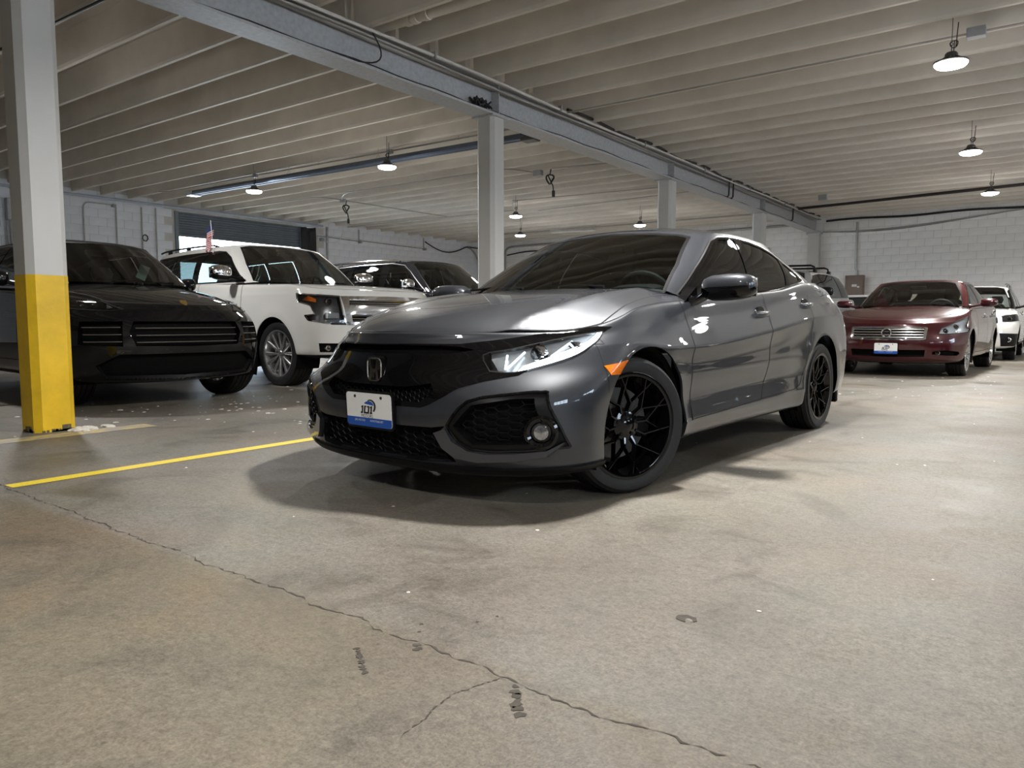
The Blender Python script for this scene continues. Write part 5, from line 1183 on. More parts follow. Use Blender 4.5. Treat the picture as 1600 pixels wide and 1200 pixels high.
def spec_qx():
    S = std_spec(dict(wb=3.075, tr=.405, arch=.46, xf=4.0, xr=-1.25, hw=1.01, fx=(-.20, -.05, .0, .0, -.01, -.05, -.12, -.16), D=(.5, .55, .6, .62, .66, .72, .80, .80), p=(2.8, 2.8, 2.7, 2.6, 2.4, 2.2, 2.0, 2.0),
        zf=(.30, .34, .52, .74, .96, 1.12, 1.20, 1.18), zs=((.32, .32, .36), (.36, .36, .42), (.54, .54, .58), (.78, .76, .78), (1.0, .98, 1.0), (1.16, 1.16, 1.2), (1.27, 1.31, 1.33), (1.26, 1.31, 1.33)), dy=(-.14, -.04, -.015, 0, -.002, -.015, -.07, -.14),
        hoodc=[(3.88, 1.20), (3.7, 1.26), (3.3, 1.31), (2.8, 1.335), (2.4, 1.345), (2.0, 1.35)], xb=2.42, zb=1.34, w=.88, xt=1.55, wt=.70, belt=(1.30, 1.34), xe=-1.2, xte=-1.0, zt=(1.92, 1.87, 1.90, 1.86), roofc=[(1.55, 1.92), (1.1, 1.96), (.2, 1.975), (-1.0, 1.94)], bow=.035, hood_n=3.4))
    return S
def spec_maxima():
    return std_spec(dict(wb=2.776, tr=.33, arch=.375, xf=3.70, xr=-1.08, hw=.935, fx=(-.22, -.07, 0, .01, .0, -.02, -.12, -.16), D=(.55, .6, .66, .70, .76, .84, .95, .95), p=(2.4, 2.4, 2.4, 2.3, 2.1, 1.9, 1.75, 1.75),
        zf=(.19, .22, .36, .50, .64, .76, .83, .815), zs=((.21, .23, .27), (.25, .26, .3), (.38, .38, .42), (.54, .54, .57), (.72, .70, .74), (.84, .84, .88), (.97, 1.02, 1.07), (.96, 1.01, 1.06)), dy=(-.14, -.05, -.02, 0, .005, -.01, -.08, -.15),
        hoodc=[(3.57, .83), (3.45, .875), (3.1, .945), (2.7, 1.005), (2.3, 1.045), (2.0, 1.06)], xb=2.38, zb=1.045, w=.81, xt=1.52, wt=.605, belt=(1.0, 1.06), xe=-.72, xte=-.22, zt=(1.47, 1.425, 1.45, 1.38), roofc=[(1.52, 1.47), (1.1, 1.505), (.5, 1.51), (.1, 1.48), (-.22, 1.41)], bow=.03, hood_n=2.8, sweep=.28))
def spec_outback():
    return std_spec(dict(wb=2.745, tr=.345, arch=.40, xf=3.64, xr=-1.05, hw=.915, fx=(-.20, -.06, 0, .0, -.01, -.03, -.08, -.12), D=(.5, .52, .56, .58, .64, .72, .82, .82), p=(2.8, 2.7, 2.6, 2.5, 2.3, 2.1, 1.9, 1.9),
        zf=(.24, .28, .44, .60, .76, .87, .93, .91), zs=((.26, .26, .3), (.30, .30, .34), (.44, .42, .46), (.62, .6, .62), (.80, .78, .8), (.92, .92, .96), (1.02, 1.06, 1.1), (1.01, 1.05, 1.09)), dy=(-.14, -.04, -.015, 0, 0, -.015, -.08, -.15),
        hoodc=[(3.56, .93), (3.4, .98), (3.0, 1.03), (2.6, 1.06), (2.2, 1.08), (2.0, 1.09)], xb=2.26, zb=1.07, w=.80, xt=1.38, wt=.60, belt=(1.04, 1.09), xe=-.98, xte=-.8, zt=(1.585, 1.535, 1.57, 1.52), roofc=[(1.38, 1.585), (1.0, 1.62), (.2, 1.635), (-.8, 1.58)], bow=.03))
def spec_grey_suv():
    return std_spec(dict(wb=2.83, tr=.37, arch=.42, xf=3.72, xr=-1.15, hw=.965, fx=(-.20, -.06, 0, .0, -.01, -.03, -.08, -.12), D=(.5, .52, .56, .58, .64, .72, .82, .82), p=(2.8, 2.7, 2.6, 2.5, 2.3, 2.1, 1.9, 1.9),
        zf=(.26, .30, .48, .66, .84, .97, 1.04, 1.02), zs=((.28, .28, .32), (.32, .32, .36), (.48, .46, .5), (.68, .66, .68), (.88, .86, .88), (1.02, 1.02, 1.06), (1.13, 1.17, 1.22), (1.12, 1.16, 1.21)), dy=(-.14, -.04, -.015, 0, 0, -.015, -.07, -.14),
        hoodc=[(3.64, 1.04), (3.4, 1.10), (3.0, 1.15), (2.6, 1.175), (2.2, 1.19)], xb=2.36, zb=1.19, w=.85, xt=1.5, wt=.66, belt=(1.15, 1.21), xe=-1.05, xte=-.9, zt=(1.70, 1.645, 1.68, 1.63), roofc=[(1.5, 1.70), (1.0, 1.745), (.2, 1.755), (-.9, 1.70)], bow=.03))
# ---------------------------------------------------------------- the other cars
def common(car, S, mat, o, nu=170, nv=42, gu=140, gv=14):
    """shared body work; o: options. Returns shells."""
    low, hood, gr, rf = shells(S, nu, nv, gu, gv, 22); P = S['P']; wheel_arches(car, low, S, mat)
    FR = lambda c, n: c[0] > S['wb'] + .02
    for view, poly, reg, only in o.get('front', []): low.cut(view, poly, reg, FR, only)
    xa, xb, xc = o['doors']; zs = o['sill']; SDL = lambda c, n: c[1] > .4
    low.cut('side', [(xa, 2), (xa, zs), (xb, zs), (xb, 2)], 'door_front', SDL, ['body']); low.cut('side', [(xb, 2), (xb, zs), (xc, zs), (xc - .12, 2)], 'door_rear', SDL, ['body'])
    low.cut('side', [(S['wb'] - .45, 0), (S['wb'] - .45, zs), (.4, zs), (.4, 0)], 'sill', SDL, ['body'])
    bx = o.get('bumper', S['wb'] + .42); low.cut('side', [(bx, 0), (bx, 3), (6, 3), (6, 0)], 'bumper', None, ['body'])
    low.cut('side', [(xa, 0), (xa, 3), (bx, 3), (bx, 0)], 'fender', SDL, ['body'])
    if o.get('lip'): low.cut('side', [(2.2, 0), (2.2, o['lip']), (6, o['lip']), (6, 0)], 'lip', None, ['bumper', 'fender'])
    if o.get('clad'): low.cut('side', [(-3, 0), (-3, o['clad']), (6, o['clad']), (6, 0)], 'clad', None, ['body', 'fender', 'sill', 'door_front', 'door_rear'])
    panel(car, low, 'body', 'rear_body', mat); panel(car, low, 'bumper', 'front_bumper', mat, rim=.02)
    if o.get('lip'): panel(car, low, 'lip', 'bumper_lip', 'satin_black', rim=.02)
    for s in (1, -1):
        panel(car, low, 'fender', 'fender', mat, s, rim=.01)
        for rg, nm in (('door_front', 'front_door'), ('door_rear', 'rear_door')):
            d = panel(car, low, rg, nm, mat, s, rim=.01); seam(car, low, rg, 'door_gap', 'gap_black', .008, .001, s, None, d)
        panel(car, low, 'sill', 'sill', o.get('sillmat', mat), s, rim=.02)
        if o.get('clad'): panel(car, low, 'clad', 'cladding', 'satin_black', s, rim=.01)
    hood.cut('top', o['hood'], 'hood')
    if 'hoodlamp' in o: hood.cut('top', o['hoodlamp'], 'lamp', None, ['body'])
    [panel(car, hood, 'body', 'fender_top', mat, s) for s in (1, -1)]; h_ = panel(car, hood, 'hood', 'hood', mat, rim=.01); seam(car, hood, 'hood', 'hood_gap', 'gap_black', .008, .0015, None, None, h_)
    w, wt, zb = P['w'], P['wt'], P['zb']; tc, tf = P['zt'][:2]; WF = lambda c, n: n[0] > .22 and c[0] > P['xt'] - .3
    ws = o.get('ws') or [(-.02, zb - .08), (w * .5, zb - .08), (w * .90, zb + .01), (w * .5 + wt * .42, (zb + tf) / 2), (wt * .90, tf - .005), (wt * .7, tf + (tc - tf) * .45), (-.02, tc - .012)]
    gr.cut('front', ws, 'ws', WF); cx = sum(p[0] for p in ws) / len(ws); ins = [(p[0] if p[0] < 0 else p[0] - .016, p[1] - (.014 if p[1] > (zb + tc) / 2 else -.004)) for p in ws]
    gr.cut('front', ins, 'wsglass', WF, ['ws'])
    SD = lambda c, n: abs(n[1]) > .45
    gr.cut('side', o['dlo'], 'dlo', SD)
    for nm, poly in o['wins']: gr.cut('side', poly, nm, SD, ['dlo'])
    br = P['belt'][1]; gr.cut('front', [(-.02, br + .06), (w * .72, br + .06), (wt * .80, P['zt'][3] - .05), (-.02, P['zt'][3] - .03)], 'rearglass', lambda c, n: n[0] < -.3)
    panel(car, gr, 'body', 'pillars', mat); panel(car, rf, 'body', 'roof', mat); panel(car, rf, 'body', 'headliner', o.get('liner', 'interior_dark'), push=-.03, axis=(0, 0, 1))
    panel(car, gr, 'ws', 'windshield_frit', 'satin_black', push=.001); panel(car, gr, 'wsglass', 'windshield', o.get('glass', 'glass_shield'), push=.001); panel(car, gr, 'rearglass', 'rear_window', o.get('glass', 'glass_shield'))
    for s in (1, -1):
        f = panel(car, gr, 'dlo', 'window_frame', o.get('framemat', 'gloss_black'), s, push=.002); seam(car, gr, ['dlo'] + [nm for nm, _ in o['wins']], 'window_trim', o.get('trim', 'satin_black'), .014, .004, s, None, f)
        for nm, _ in o['wins']: panel(car, gr, nm, 'side_window', o.get('sideglass', {}).get(nm, 'glass_side'), s, push=-.002)
        panel(car, gr, 'body', 'pillar_lining', o.get('liner', 'interior_dark'), s, push=-.03)
    R, rr, wd, st = o['wheel']; yw = P['hw'] - .035 - wd / 2
    for x, sw in ((S['wb'], o.get('steer', 0)), (0, 0)):
        for s in (1, -1): wheel(car, (x, s * yw, R - .004), st, R, rr, wd, s, sw)
    hw = P['hw']; zf = P['zs'][1][1]
    G().bbox(-.7, S['wb'] + .55, -hw * .55, hw * .55, zf - .06, zf + .35, .03).build('underbody', 'matte_black', car); G().bbox(.45, S['wb'] - .5, -hw * .9, hw * .9, zf - .03, zf + .1, .02).build('floor_pan', 'matte_black', car)
    G().bbox(S['wb'] - .1, S['wb'] + .62, -hw * .5, hw * .5, zf + .1, P['zf'][5] - .1, .05).build('engine_bay', 'matte_black', car)
    # interior
    zt = P['belt'][0]
    da = lump([((P['xb'] - .05, 0, zt - .06), (0, w * .82, 0), (0, 0, .05), 4), ((P['xb'] - .4, 0, zt - .05), (0, w * .9, 0), (0, 0, .09), 4), ((P['xb'] - .62, 0, zt - .12), (0, w * .9, 0), (0, 0, .10), 4)], 24).build('dashboard', 'interior_dark', car, True)
    steering(car, P['xb'] - .72, w * .45, zt - .02); sm = o.get('seat', 'interior_seat')
    for x in (P['xb'] - 1.25, P['xb'] - 2.15):
        for s in (1, -1): seat(car, x, s * w * .46, zt - (.42 if x > P['xb'] - 1.5 else .52), sm, hb=.56, head=x > P['xb'] - 1.5, w=.23)
    G().bbox(-.8, P['xb'] - .1, -w * .93, w * .93, zt - .62, zt - .58, .01).build('cabin_floor', 'interior_dark', car)
    for s in (1, -1): G().bbox(-.8, P['xb'] - .25, min(s * w * .9, s * w * .93), max(s * w * .9, s * w * .93), zt - .6, zt - .04, .01).build('door_trim', 'interior_dark', car)
    G().bbox(P['xt'] + .06, P['xt'] + .09, -.12, .12, tf - .11, tf - .05, .01).build('rear_view_mirror', 'satin_black', car)
    for s in (1, -1):
        for x, z in o['handles']: handle(car, x, hw - .02, z, s, o.get('handlemat', mat), cup='satin_black')
        mr = list(o['mirror'])
        if o.get('fold') == s: mr[0] -= .17; mr[1] -= .11; mr[3] = .12; mr[5] = .26
        mirror_pod(car, s, *mr)
    from mathutils.bvhtree import BVHTree
    V, Nn, F = low.take(list(low.names)); bv = BVHTree.FromPolygons(V.tolist(), F)
    def onf(y, z, d=0.0):
        h = bv.ray_cast(Vector((6, abs(y), z)), Vector((-1, 0, 0))); x = h[0].x if h[0] else P['xf'] - .3; return (x - d, y, z)
    return low, hood, gr, rf, onf
def rail(car, s, x0, x1, y, z, zr, r, mat, legs=3):
    xs = np.linspace(x0, x1, 15); P_ = [(x, s * y, z + zr * math.sin(math.pi * min(1, max(0, (i + .02) / 14))) ** .35) for i, x in enumerate(xs)]
    o = G().tube(P_, r, 8).build('roof_rail', mat, car, True)
    for k in range(legs): x = x0 + (x1 - x0) * (k + .5) / legs; G().bbox(x - .05, x + .05, min(s * (y - .015), s * (y + .015)), max(s * (y - .015), s * (y + .015)), z - .03, z + zr, .006).build('rail_foot', mat, o)
    return o
def lamp_unit(car, low, regs, s, rec, house, lens='glass_lens', axis=(1, 0, 0), label=None):
    h = panel(car, low, regs, 'headlight', [house, 'satin_black'], s, rec=rec, axis=axis, label=label); panel(car, low, regs, 'headlight_lens', lens, s, push=.003, parent=h); seam(car, low, regs, 'headlight_edge', 'gap_black', .008, .004, s, None, h); return h
def projector(parent, p, r, d=(1, 0, 0), ring='chrome'):
    p = Vector(p); d = Vector(d).normalized(); a = d.cross(Z3).normalized(); b = Z3
    o = lump([(p - d * .04, a * r, b * r, 2), (p, a * r, b * r, 2), (p + d * .006, a * r * .82, b * r * .82, 2)]).build('projector_ring', ring, parent, True); lump([(p, a * r * .74, b * r * .74, 2), (p + d * r * .4, a * r * .6, b * r * .6, 2), (p + d * r * .55, a * r * .2, b * r * .2, 2)]).build('projector_lens', 'glass_smoke', parent, True); return o
def build_cayenne():
    S = spec_cayenne(); car = empty('luxury_suv', (-10.473, 4.165, 0), -.063); setp(car, 'black sport utility car with slim chrome grille bars, parked behind the yellow-footed column', 'car'); PB = 'paint_black'
    hl = smoothpoly([(2.80, .745, 1.085), (3.05, .665, 1.058), (3.28, .640, 1.000), (3.59, .540, .908), (3.55, .615, .893), (3.438, .739, .900), (3.273, .852, .915), (3.085, .88, .980)][0:0] or [(0, 0)] * 3, 1) if False else [(2.84, .760, 1.083), (3.05, .680, 1.058), (3.20, .650, 1.025), (3.36, .615, .978), (3.50, .575, .935), (3.60, .540, .907), (3.55, .615, .893), (3.44, .739, .898), (3.27, .852, .913), (3.10, .895, .965), (2.93, .880, 1.03)]
    o = dict(front=[('diag30', hl, 'headlight', ['body']), ('front', [(-.02, .800), (.50, .800), (.545, .70), (.50, .575), (-.02, .565)], 'grille', ['body']), ('diag30', [(3.66, .575, .800), (3.44, .860, .797), (3.45, .885, .59), (3.69, .59, .572)], 'intake', ['body']), ('front', [(-.02, .50), (.62, .50), (.78, .40), (.70, .27), (-.02, .24)], 'lower', ['body'])],
             doors=(2.20, 1.05, .05), sill=.42, hood=[(3.735, -.05), (3.735, .04), (3.70, .28), (3.62, .47), (3.55, .53), (3.36, .60), (3.13, .645), (2.95, .70), (2.7, .735), (2.3, .76), (1.9, .76), (1.9, -.05)],
             dlo=[(2.08, 1.14), (1.62, 1.50), (1.42, 1.60), (1.0, 1.635), (.3, 1.625), (-.25, 1.54), (-.55, 1.36), (-.45, 1.25), (.6, 1.195)], wins=[('win_front', [(1.95, 1.16), (1.58, 1.485), (1.40, 1.575), (1.10, 1.605), (1.02, 1.19)]), ('win_rear', [(.95, 1.60), (.3, 1.595), (.12, 1.56), (.02, 1.25), (.9, 1.20)])],
             fold=1, wheel=(.385, .265, .275, 'star'), steer=math.radians(8), handles=[(1.25, 1.05), (.25, 1.08)], mirror=(1.98, 1.08, 1.235, .22, .16, .15, PB, PB, 2.02, .84, 1.17), hoodlamp=[(2.84, .745), (3.05, .672), (3.20, .648), (3.36, .612), (3.50, .572), (3.60, .538), (3.62, .70), (3.4, .9), (2.9, 1.0)], trim='satin_chrome', glass='glass_clear')
    low, hood, gr, rf, onf = common(car, S, PB, o)
    panel(car, low, 'grille', 'grille', ['matte_black', 'gloss_black'], rec=.06); panel(car, low, 'lower', 'lower_intake', ['matte_black', 'satin_black'], rec=.05)
    for k, z in enumerate((.738, .672, .608)): G().tube([Vector(onf(y, z)) + Vector((-.012, 0, 0)) for y in np.linspace(-.49, .49, 15)], .005, 6).build('grille_bar', 'satin_chrome', car, True)
    for s in (1, -1):
        panel(car, low, 'intake', 'side_intake', ['matte_black', 'gloss_black'], s, rec=.06)
        for z in (.745, .68, .615): G().tube([Vector(onf(s * y, z)) + Vector((-.012, 0, 0)) for y in np.linspace(.60, .85, 9)], .005, 6).build('intake_bar', 'satin_chrome', car, True)
        h = lamp_unit(car, low, 'headlight', s, .05, 'lamp_housing_dark', axis=(.6, .35, .7) if False else (1, 0, 0), label='clear teardrop headlight with dark inside')
        panel(car, hood, 'lamp', 'headlight_bowl', ['lamp_housing_dark', 'satin_black'], s, rec=.03, axis=(0, 0, 1), parent=h); panel(car, hood, 'lamp', 'headlight_top_lens', 'glass_lens', s, push=.003, parent=h)
        for (y, z) in ((.70, .985), (.70, .945), (.775, .975), (.775, .938)):
            x, yy, zz = onf(s * y, z, .02); G().bbox(x - .02, x + .006, min(s * (y - .022), s * (y + .022)), max(s * (y - .022), s * (y + .022)), z - .014, z + .014, .004).build('lamp_cell', 'chrome', h)
        P_ = [Vector(onf(s * a, b, .014)) for a, b in ((.60, .925), (.64, .915), (.62, .955))]; G().add([P_[0], P_[1], P_[2], P_[0] + Vector((-.01, 0, 0)), P_[1] + Vector((-.01, 0, 0)), P_[2] + Vector((-.01, 0, 0))], [(0, 1, 2), (3, 5, 4), (0, 3, 4, 1), (1, 4, 5, 2), (2, 5, 3, 0)]).build('lamp_reflector', 'lamp_housing', h)
    b = Vector((3.655, 0, .985)); G().prism([(-.03, .04), (.03, .04), (.032, 0), (.015, -.035), (0, -.045), (-.015, -.035), (-.032, 0)], lambda u, v, d: (b.x + d - v * .8, u, b.z - .012 + v * .6 + d), -.004, .006).build('badge', 'gold', car)['label'] = 'small gold shield badge on the hood'
    G().add([(2.24, .17, 1.285), (2.30, .24, 1.24), (2.00, .44, 1.41), (1.95, .36, 1.448)], [(0, 1, 2, 3)]).build('paper_sheet', 'paper_green', car)
    wiper(car, (2.42, .5, 1.215), (2.30, .2, 1.235), (2.30, -.2, 1.24))
def build_tahoe():
    S = spec_tahoe(); car = empty('large_suv', (-10.66, 6.918, 0), -.085); setp(car, 'big white sport utility car with chrome grille and bladed alloy wheels behind the black car', 'car'); PW = 'paint_white'
    hl = [(3.44, 1.005, 1.130), (3.60, .93, 1.115), (3.81, .656, 1.095), (3.89, .624, .763), (3.836, .792, .767), (3.648, .99, .815), (3.60, 1.0, .868), (3.715, .937, .880), (3.66, .96, .985), (3.47, 1.01, 1.035)]
    o = dict(front=[('diag', hl, 'headlight', ['body']), ('front', [(-.02, 1.105), (.645, 1.098), (.612, .755), (-.02, .74)], 'grille', ['body']), ('front', [(-.02, 1.06), (.55, 1.06), (.56, .99), (-.02, .98)], 'slotA', ['grille']), ('front', [(-.02, .88), (.55, .88), (.54, .79), (-.02, .78)], 'slotB', ['grille']),
                    ('diag30', [(3.74, .915, .545), (3.73, .895, .435), (3.82, .72, .43), (3.84, .70, .54)], 'fog', ['body']), ('front', [(-.02, .62), (.55, .62), (.52, .46), (-.02, .45)], 'lower', ['body'])],
             doors=(2.17, .98, -.02), sill=.50, hood=[(3.862, -.05), (3.862, .05), (3.845, .4), (3.80, .62), (3.70, .80), (3.60, .86), (3.3, .885), (2.6, .87), (2.1, .84), (2.0, -.05)], lip=.405,
             dlo=[(2.06, 1.325), (1.90, 1.42), (1.56, 1.67), (1.36, 1.755), (1.16, 1.775), (.2, 1.78), (-.95, 1.76), (-1.02, 1.36), (.5, 1.335)], wins=[('win_front', [(1.95, 1.335), (1.54, 1.645), (1.36, 1.73), (1.15, 1.75), (.90, 1.755), (.80, 1.66), (.80, 1.345)]), ('win_rear', [(.60, 1.75), (-.10, 1.75), (-.16, 1.355), (.62, 1.345)]), ('win_quarter', [(-.22, 1.75), (-.85, 1.735), (-.90, 1.375), (-.26, 1.36)])],
             wheel=(.405, .285, .285, 'blade'), steer=math.radians(4), handles=[(1.2, 1.12), (.12, 1.13)], mirror=(1.93, 1.15, 1.43, .28, .20, .17, 'chrome', 'satin_black', 1.98, .90, 1.36, .35), glass='glass_green', sideglass={'win_front': 'glass_side', 'win_rear': 'glass_tint', 'win_quarter': 'glass_tint'}, sillmat='satin_black')
    low, hood, gr, rf, onf = common(car, S, PW, o, 190, 46)
    g = panel(car, low, 'grille', 'grille', 'chrome', push=.004, rim=.03); 
    for rg, nm, zz in (('slotA', 'upper_grille_opening', (1.048, 1.02, .995)), ('slotB', 'lower_grille_opening', (.868, .83, .80))):
        q = panel(car, low, rg, nm, ['matte_black', 'chrome'], rec=.06)
        for z in zz: G().tube([Vector(onf(y, z)) + Vector((-.02, 0, 0)) for y in np.linspace(-.54, .54, 9)], .010, 6).build('grille_slat', 'satin_chrome', q, True)
    panel(car, low, 'lower', 'lower_grille', ['matte_black', 'satin_black'], rec=.05)
    for s in (1, -1):
        h = lamp_unit(car, low, 'headlight', s, .07, 'lamp_housing_dark', label='dark tinted headlight with chrome edge'); seam(car, low, 'headlight', 'chrome_edge', 'chrome', .014, .004, s, None, h)
        projector(h, onf(s * .77, 1.03, .03), .042); G().bbox(onf(s * .76, .85)[0] - .07, onf(s * .76, .85)[0] - .03, min(s * .66, s * .85), max(s * .66, s * .85), .83, .90, .01).build('lamp_reflector', 'lamp_housing', h)
        G().add([onf(s * .94, 1.10, .012), onf(s * .985, 1.05, .012), onf(s * .90, 1.02, .014), onf(s * .89, 1.06, .014)], [(0, 1, 2, 3), (3, 2, 1, 0)]).build('amber_reflector', 'amber_lens', h)
        f = panel(car, low, 'fog', 'fog_recess', ['matte_black', 'chrome'], s, rec=.04); projector(f, onf(s * .81, .487, .02), .035)
        rail(car, s, -.95, .9, .62, 1.865, .04, .014, 'satin_black', 3)
    wiper(car, (2.36, .5, 1.325), (2.24, .2, 1.35), (2.24, -.2, 1.355))
    # flag clipped to the front right window
    fg = empty('car_flag', (0, 0, 0)); setp(fg, 'small american flag on a white pole clipped to the white car window', 'flag')
    fg.matrix_world = Matrix.Translation((-10.66, 6.918, 0)) @ Matrix.Rotation(-.085, 4, 'Z'); bx_, by, bz = .98, -.745, 1.80
    G().tube([(bx_, by, bz - .05), (bx_, by - .03, bz + .42)], .007, 6).build('pole', 'white_cable', fg, True); G().bbox(bx_ - .015, bx_ + .015, by - .01, by + .015, bz - .06, bz, .003).build('clip', 'white_cable', fg)
    n = 13; cols = 10
    for k in range(n):
        g = G(); 
        for j in range(cols + 1):
            u = j / cols
            for e in (0, 1):
                v = (k + e) / n; g.v.append((bx_ - .012 - .085 * u * (1 + .3 * v) + .02 * math.sin(u * 9 + v * 3), by - .026 + .035 * math.sin(u * 11 + v * 2), bz + .40 - .20 * v - .24 * u + .02 * math.sin(u * 7)))
        g.f = [(2 * j, 2 * j + 1, 2 * j + 3, 2 * j + 2) for j in range(cols)]; g.m = [(1 if (k < 7 and j < 4) else 0) for j in range(cols)]
        g.build('stripe', None, fg, True, ['flag_red' if k % 2 == 0 else 'flag_white', 'flag_blue'])
def build_maxima():
    S = spec_maxima(); car = empty('sedan', (-1.899, 15.563, 0), -1.61); setp(car, 'dark red four door sedan with chrome slatted grille and white dealer plate', 'car'); PR = 'paint_red'
    hl = [(3.535, .630, .622), (3.49, .640, .680), (3.47, .650, .703), (3.20, .800, .800), (2.84, .905, .885), (3.05, .915, .775), (3.12, .912, .720), (3.03, .950, .690), (3.10, .940, .648), (3.43, .755, .622)]
    o = dict(front=[('diag', hl, 'headlight', ['body']), ('front', [(-.02, .725), (.49, .718), (.502, .700), (.492, .548), (.46, .535), (-.02, .528)], 'grille', ['body']), ('front', [(-.02, .705), (.465, .700), (.455, .562), (-.02, .552)], 'slot', ['grille']), ('front', [(-.02, .392), (.49, .396), (.475, .298), (-.02, .288)], 'lower', ['body']),
                    ('diag30', smoothpoly([(p[0], p[1]) for p in [(0, 0), (0, 1), (1, 1)]], 1) if False else [(3.60, .575, .375), (3.50, .71, .395), (3.33, .86, .372), (3.30, .868, .345), (3.345, .843, .315), (3.52, .70, .32), (3.60, .575, .335)], 'fog', ['body'])],
             doors=(2.12, 1.0, .0), sill=.33, hood=[(3.545, -.05), (3.545, .03), (3.50, .25), (3.38, .43), (3.25, .55), (3.12, .65), (2.85, .77), (2.6, .78), (2.16, .765), (1.95, .76), (1.95, -.05)],
             dlo=[(2.08, 1.015), (1.60, 1.29), (1.40, 1.385), (1.15, 1.42), (.5, 1.42), (.05, 1.36), (-.30, 1.15), (-.25, 1.075), (.9, 1.04)], wins=[('win_front', [(1.98, 1.03), (1.58, 1.275), (1.38, 1.36), (1.10, 1.395), (1.02, 1.05)]), ('win_rear', [(.98, 1.395), (.5, 1.395), (.15, 1.35), (.0, 1.20), (.05, 1.085), (.95, 1.052)])],
             wheel=(.335, .255, .245, 'multi'), handles=[(1.2, .88), (.2, .90)], mirror=(1.97, 1.045, 1.085, .23, .125, .15, PR, PR, 2.02, .80, 1.03), handlemat='satin_chrome', trim='satin_chrome', glass='glass_clear', seat='interior_seat', liner='interior_tan')
    low, hood, gr, rf, onf = common(car, S, PR, o)
    panel(car, low, 'grille', 'grille', 'chrome', push=.006, rim=.03); q = panel(car, low, 'slot', 'grille_opening', ['matte_black', 'chrome'], rec=.03); panel(car, low, 'lower', 'lower_intake', ['matte_black', 'satin_black'], rec=.06)
    for z in (.685, .647, .609, .572): G().tube([Vector(onf(y, z)) + Vector((-.002, 0, 0)) for y in np.linspace(-.46, .46, 15)], .012, 8).build('grille_slat', 'satin_chrome', q, True)
    x, _, z = onf(0, .635); b = G().tube([(x + .012, .062 * math.cos(a), z + .062 * math.sin(a)) for a in np.linspace(0, 6.2832, 33)], .011, 8, False).build('badge', 'chrome', car, True); G().bbox(x + .004, x + .02, -.08, .08, z - .016, z + .016, .005).build('badge_bar', 'satin_black', b); G().lathe([(0, .004), (.052, .004), (.052, -.01)], 24, 'x', (x, 0, z)).build('badge_back', 'satin_black', b)
    for s in (1, -1):
        h = lamp_unit(car, low, 'headlight', s, .05, 'lamp_housing', label='clear hooked headlight'); projector(h, onf(s * .80, .72, .03), .04); projector(h, onf(s * .70, .665, .03), .035)
        f = panel(car, low, 'fog', 'fog_recess', ['matte_black', 'gloss_black'], s, rec=.05); projector(f, onf(s * .63, .355, .02), .032)
    plate(car, onf(0, .406)[0] + .02, .412, 0); wiper(car, (2.38, .5, 1.05), (2.24, .2, 1.08), (2.24, -.2, 1.085))
def build_qx():
    S = spec_qx(); car = empty('full_size_suv', (-11.15, 10.75, 0), math.radians(-4)); setp(car, 'black sport utility car with chrome mirrors and open front window beyond the white one', 'car'); PB = 'paint_black'
    o = dict(front=[('diag', [(3.55, .99, 1.12), (3.86, .66, 1.10), (3.90, .62, .93), (3.60, 1.0, .95)], 'headlight', ['body']), ('front', [(-.02, 1.12), (.55, 1.10), (.50, .70), (-.02, .68)], 'grille', ['body'])], doors=(2.25, 1.05, .0), sill=.46,
             hood=[(3.865, -.05), (3.865, .05), (3.82, .4), (3.70, .62), (3.5, .80), (3.2, .86), (2.6, .86), (2.1, .83), (2.0, -.05)],
             dlo=[(2.12, 1.325), (1.66, 1.70), (1.46, 1.82), (1.1, 1.87), (.2, 1.875), (-.95, 1.845), (-1.0, 1.37), (.5, 1.345)], wins=[('win_rear', [(.86, 1.85), (.0, 1.845), (-.05, 1.37), (.88, 1.355)]), ('win_quarter', [(-.15, 1.84), (-.88, 1.82), (-.92, 1.385), (-.2, 1.37)])],
             wheel=(.405, .285, .28, 'multi'), handles=[(1.25, 1.15), (.15, 1.16)], mirror=(2.0, 1.14, 1.43, .22, .22, .17, 'chrome', 'satin_black', 2.05, .88, 1.35, .30), glass='glass_green', trim='satin_chrome', sideglass={'win_rear': 'glass_tint', 'win_quarter': 'glass_tint'})
    gw = [(2.02, 1.345), (1.62, 1.68), (1.44, 1.795), (1.10, 1.845), (1.02, 1.365)]
    o['wins'].append(('win_front', gw)); o['sideglass']['win_front'] = 'glass_side'
    low, hood, gr, rf, onf = common(car, S, PB, o)
    panel(car, low, 'grille', 'grille', 'chrome', rec=.02)
    for s in (1, -1): lamp_unit(car, low, 'headlight', s, .05, 'lamp_housing'); rail(car, s, -.9, 1.25, .66, 1.90, .05, .022, 'chrome', 3)
    wiper(car, (2.4, .5, 1.35), (2.26, .2, 1.375), (2.26, -.2, 1.38))
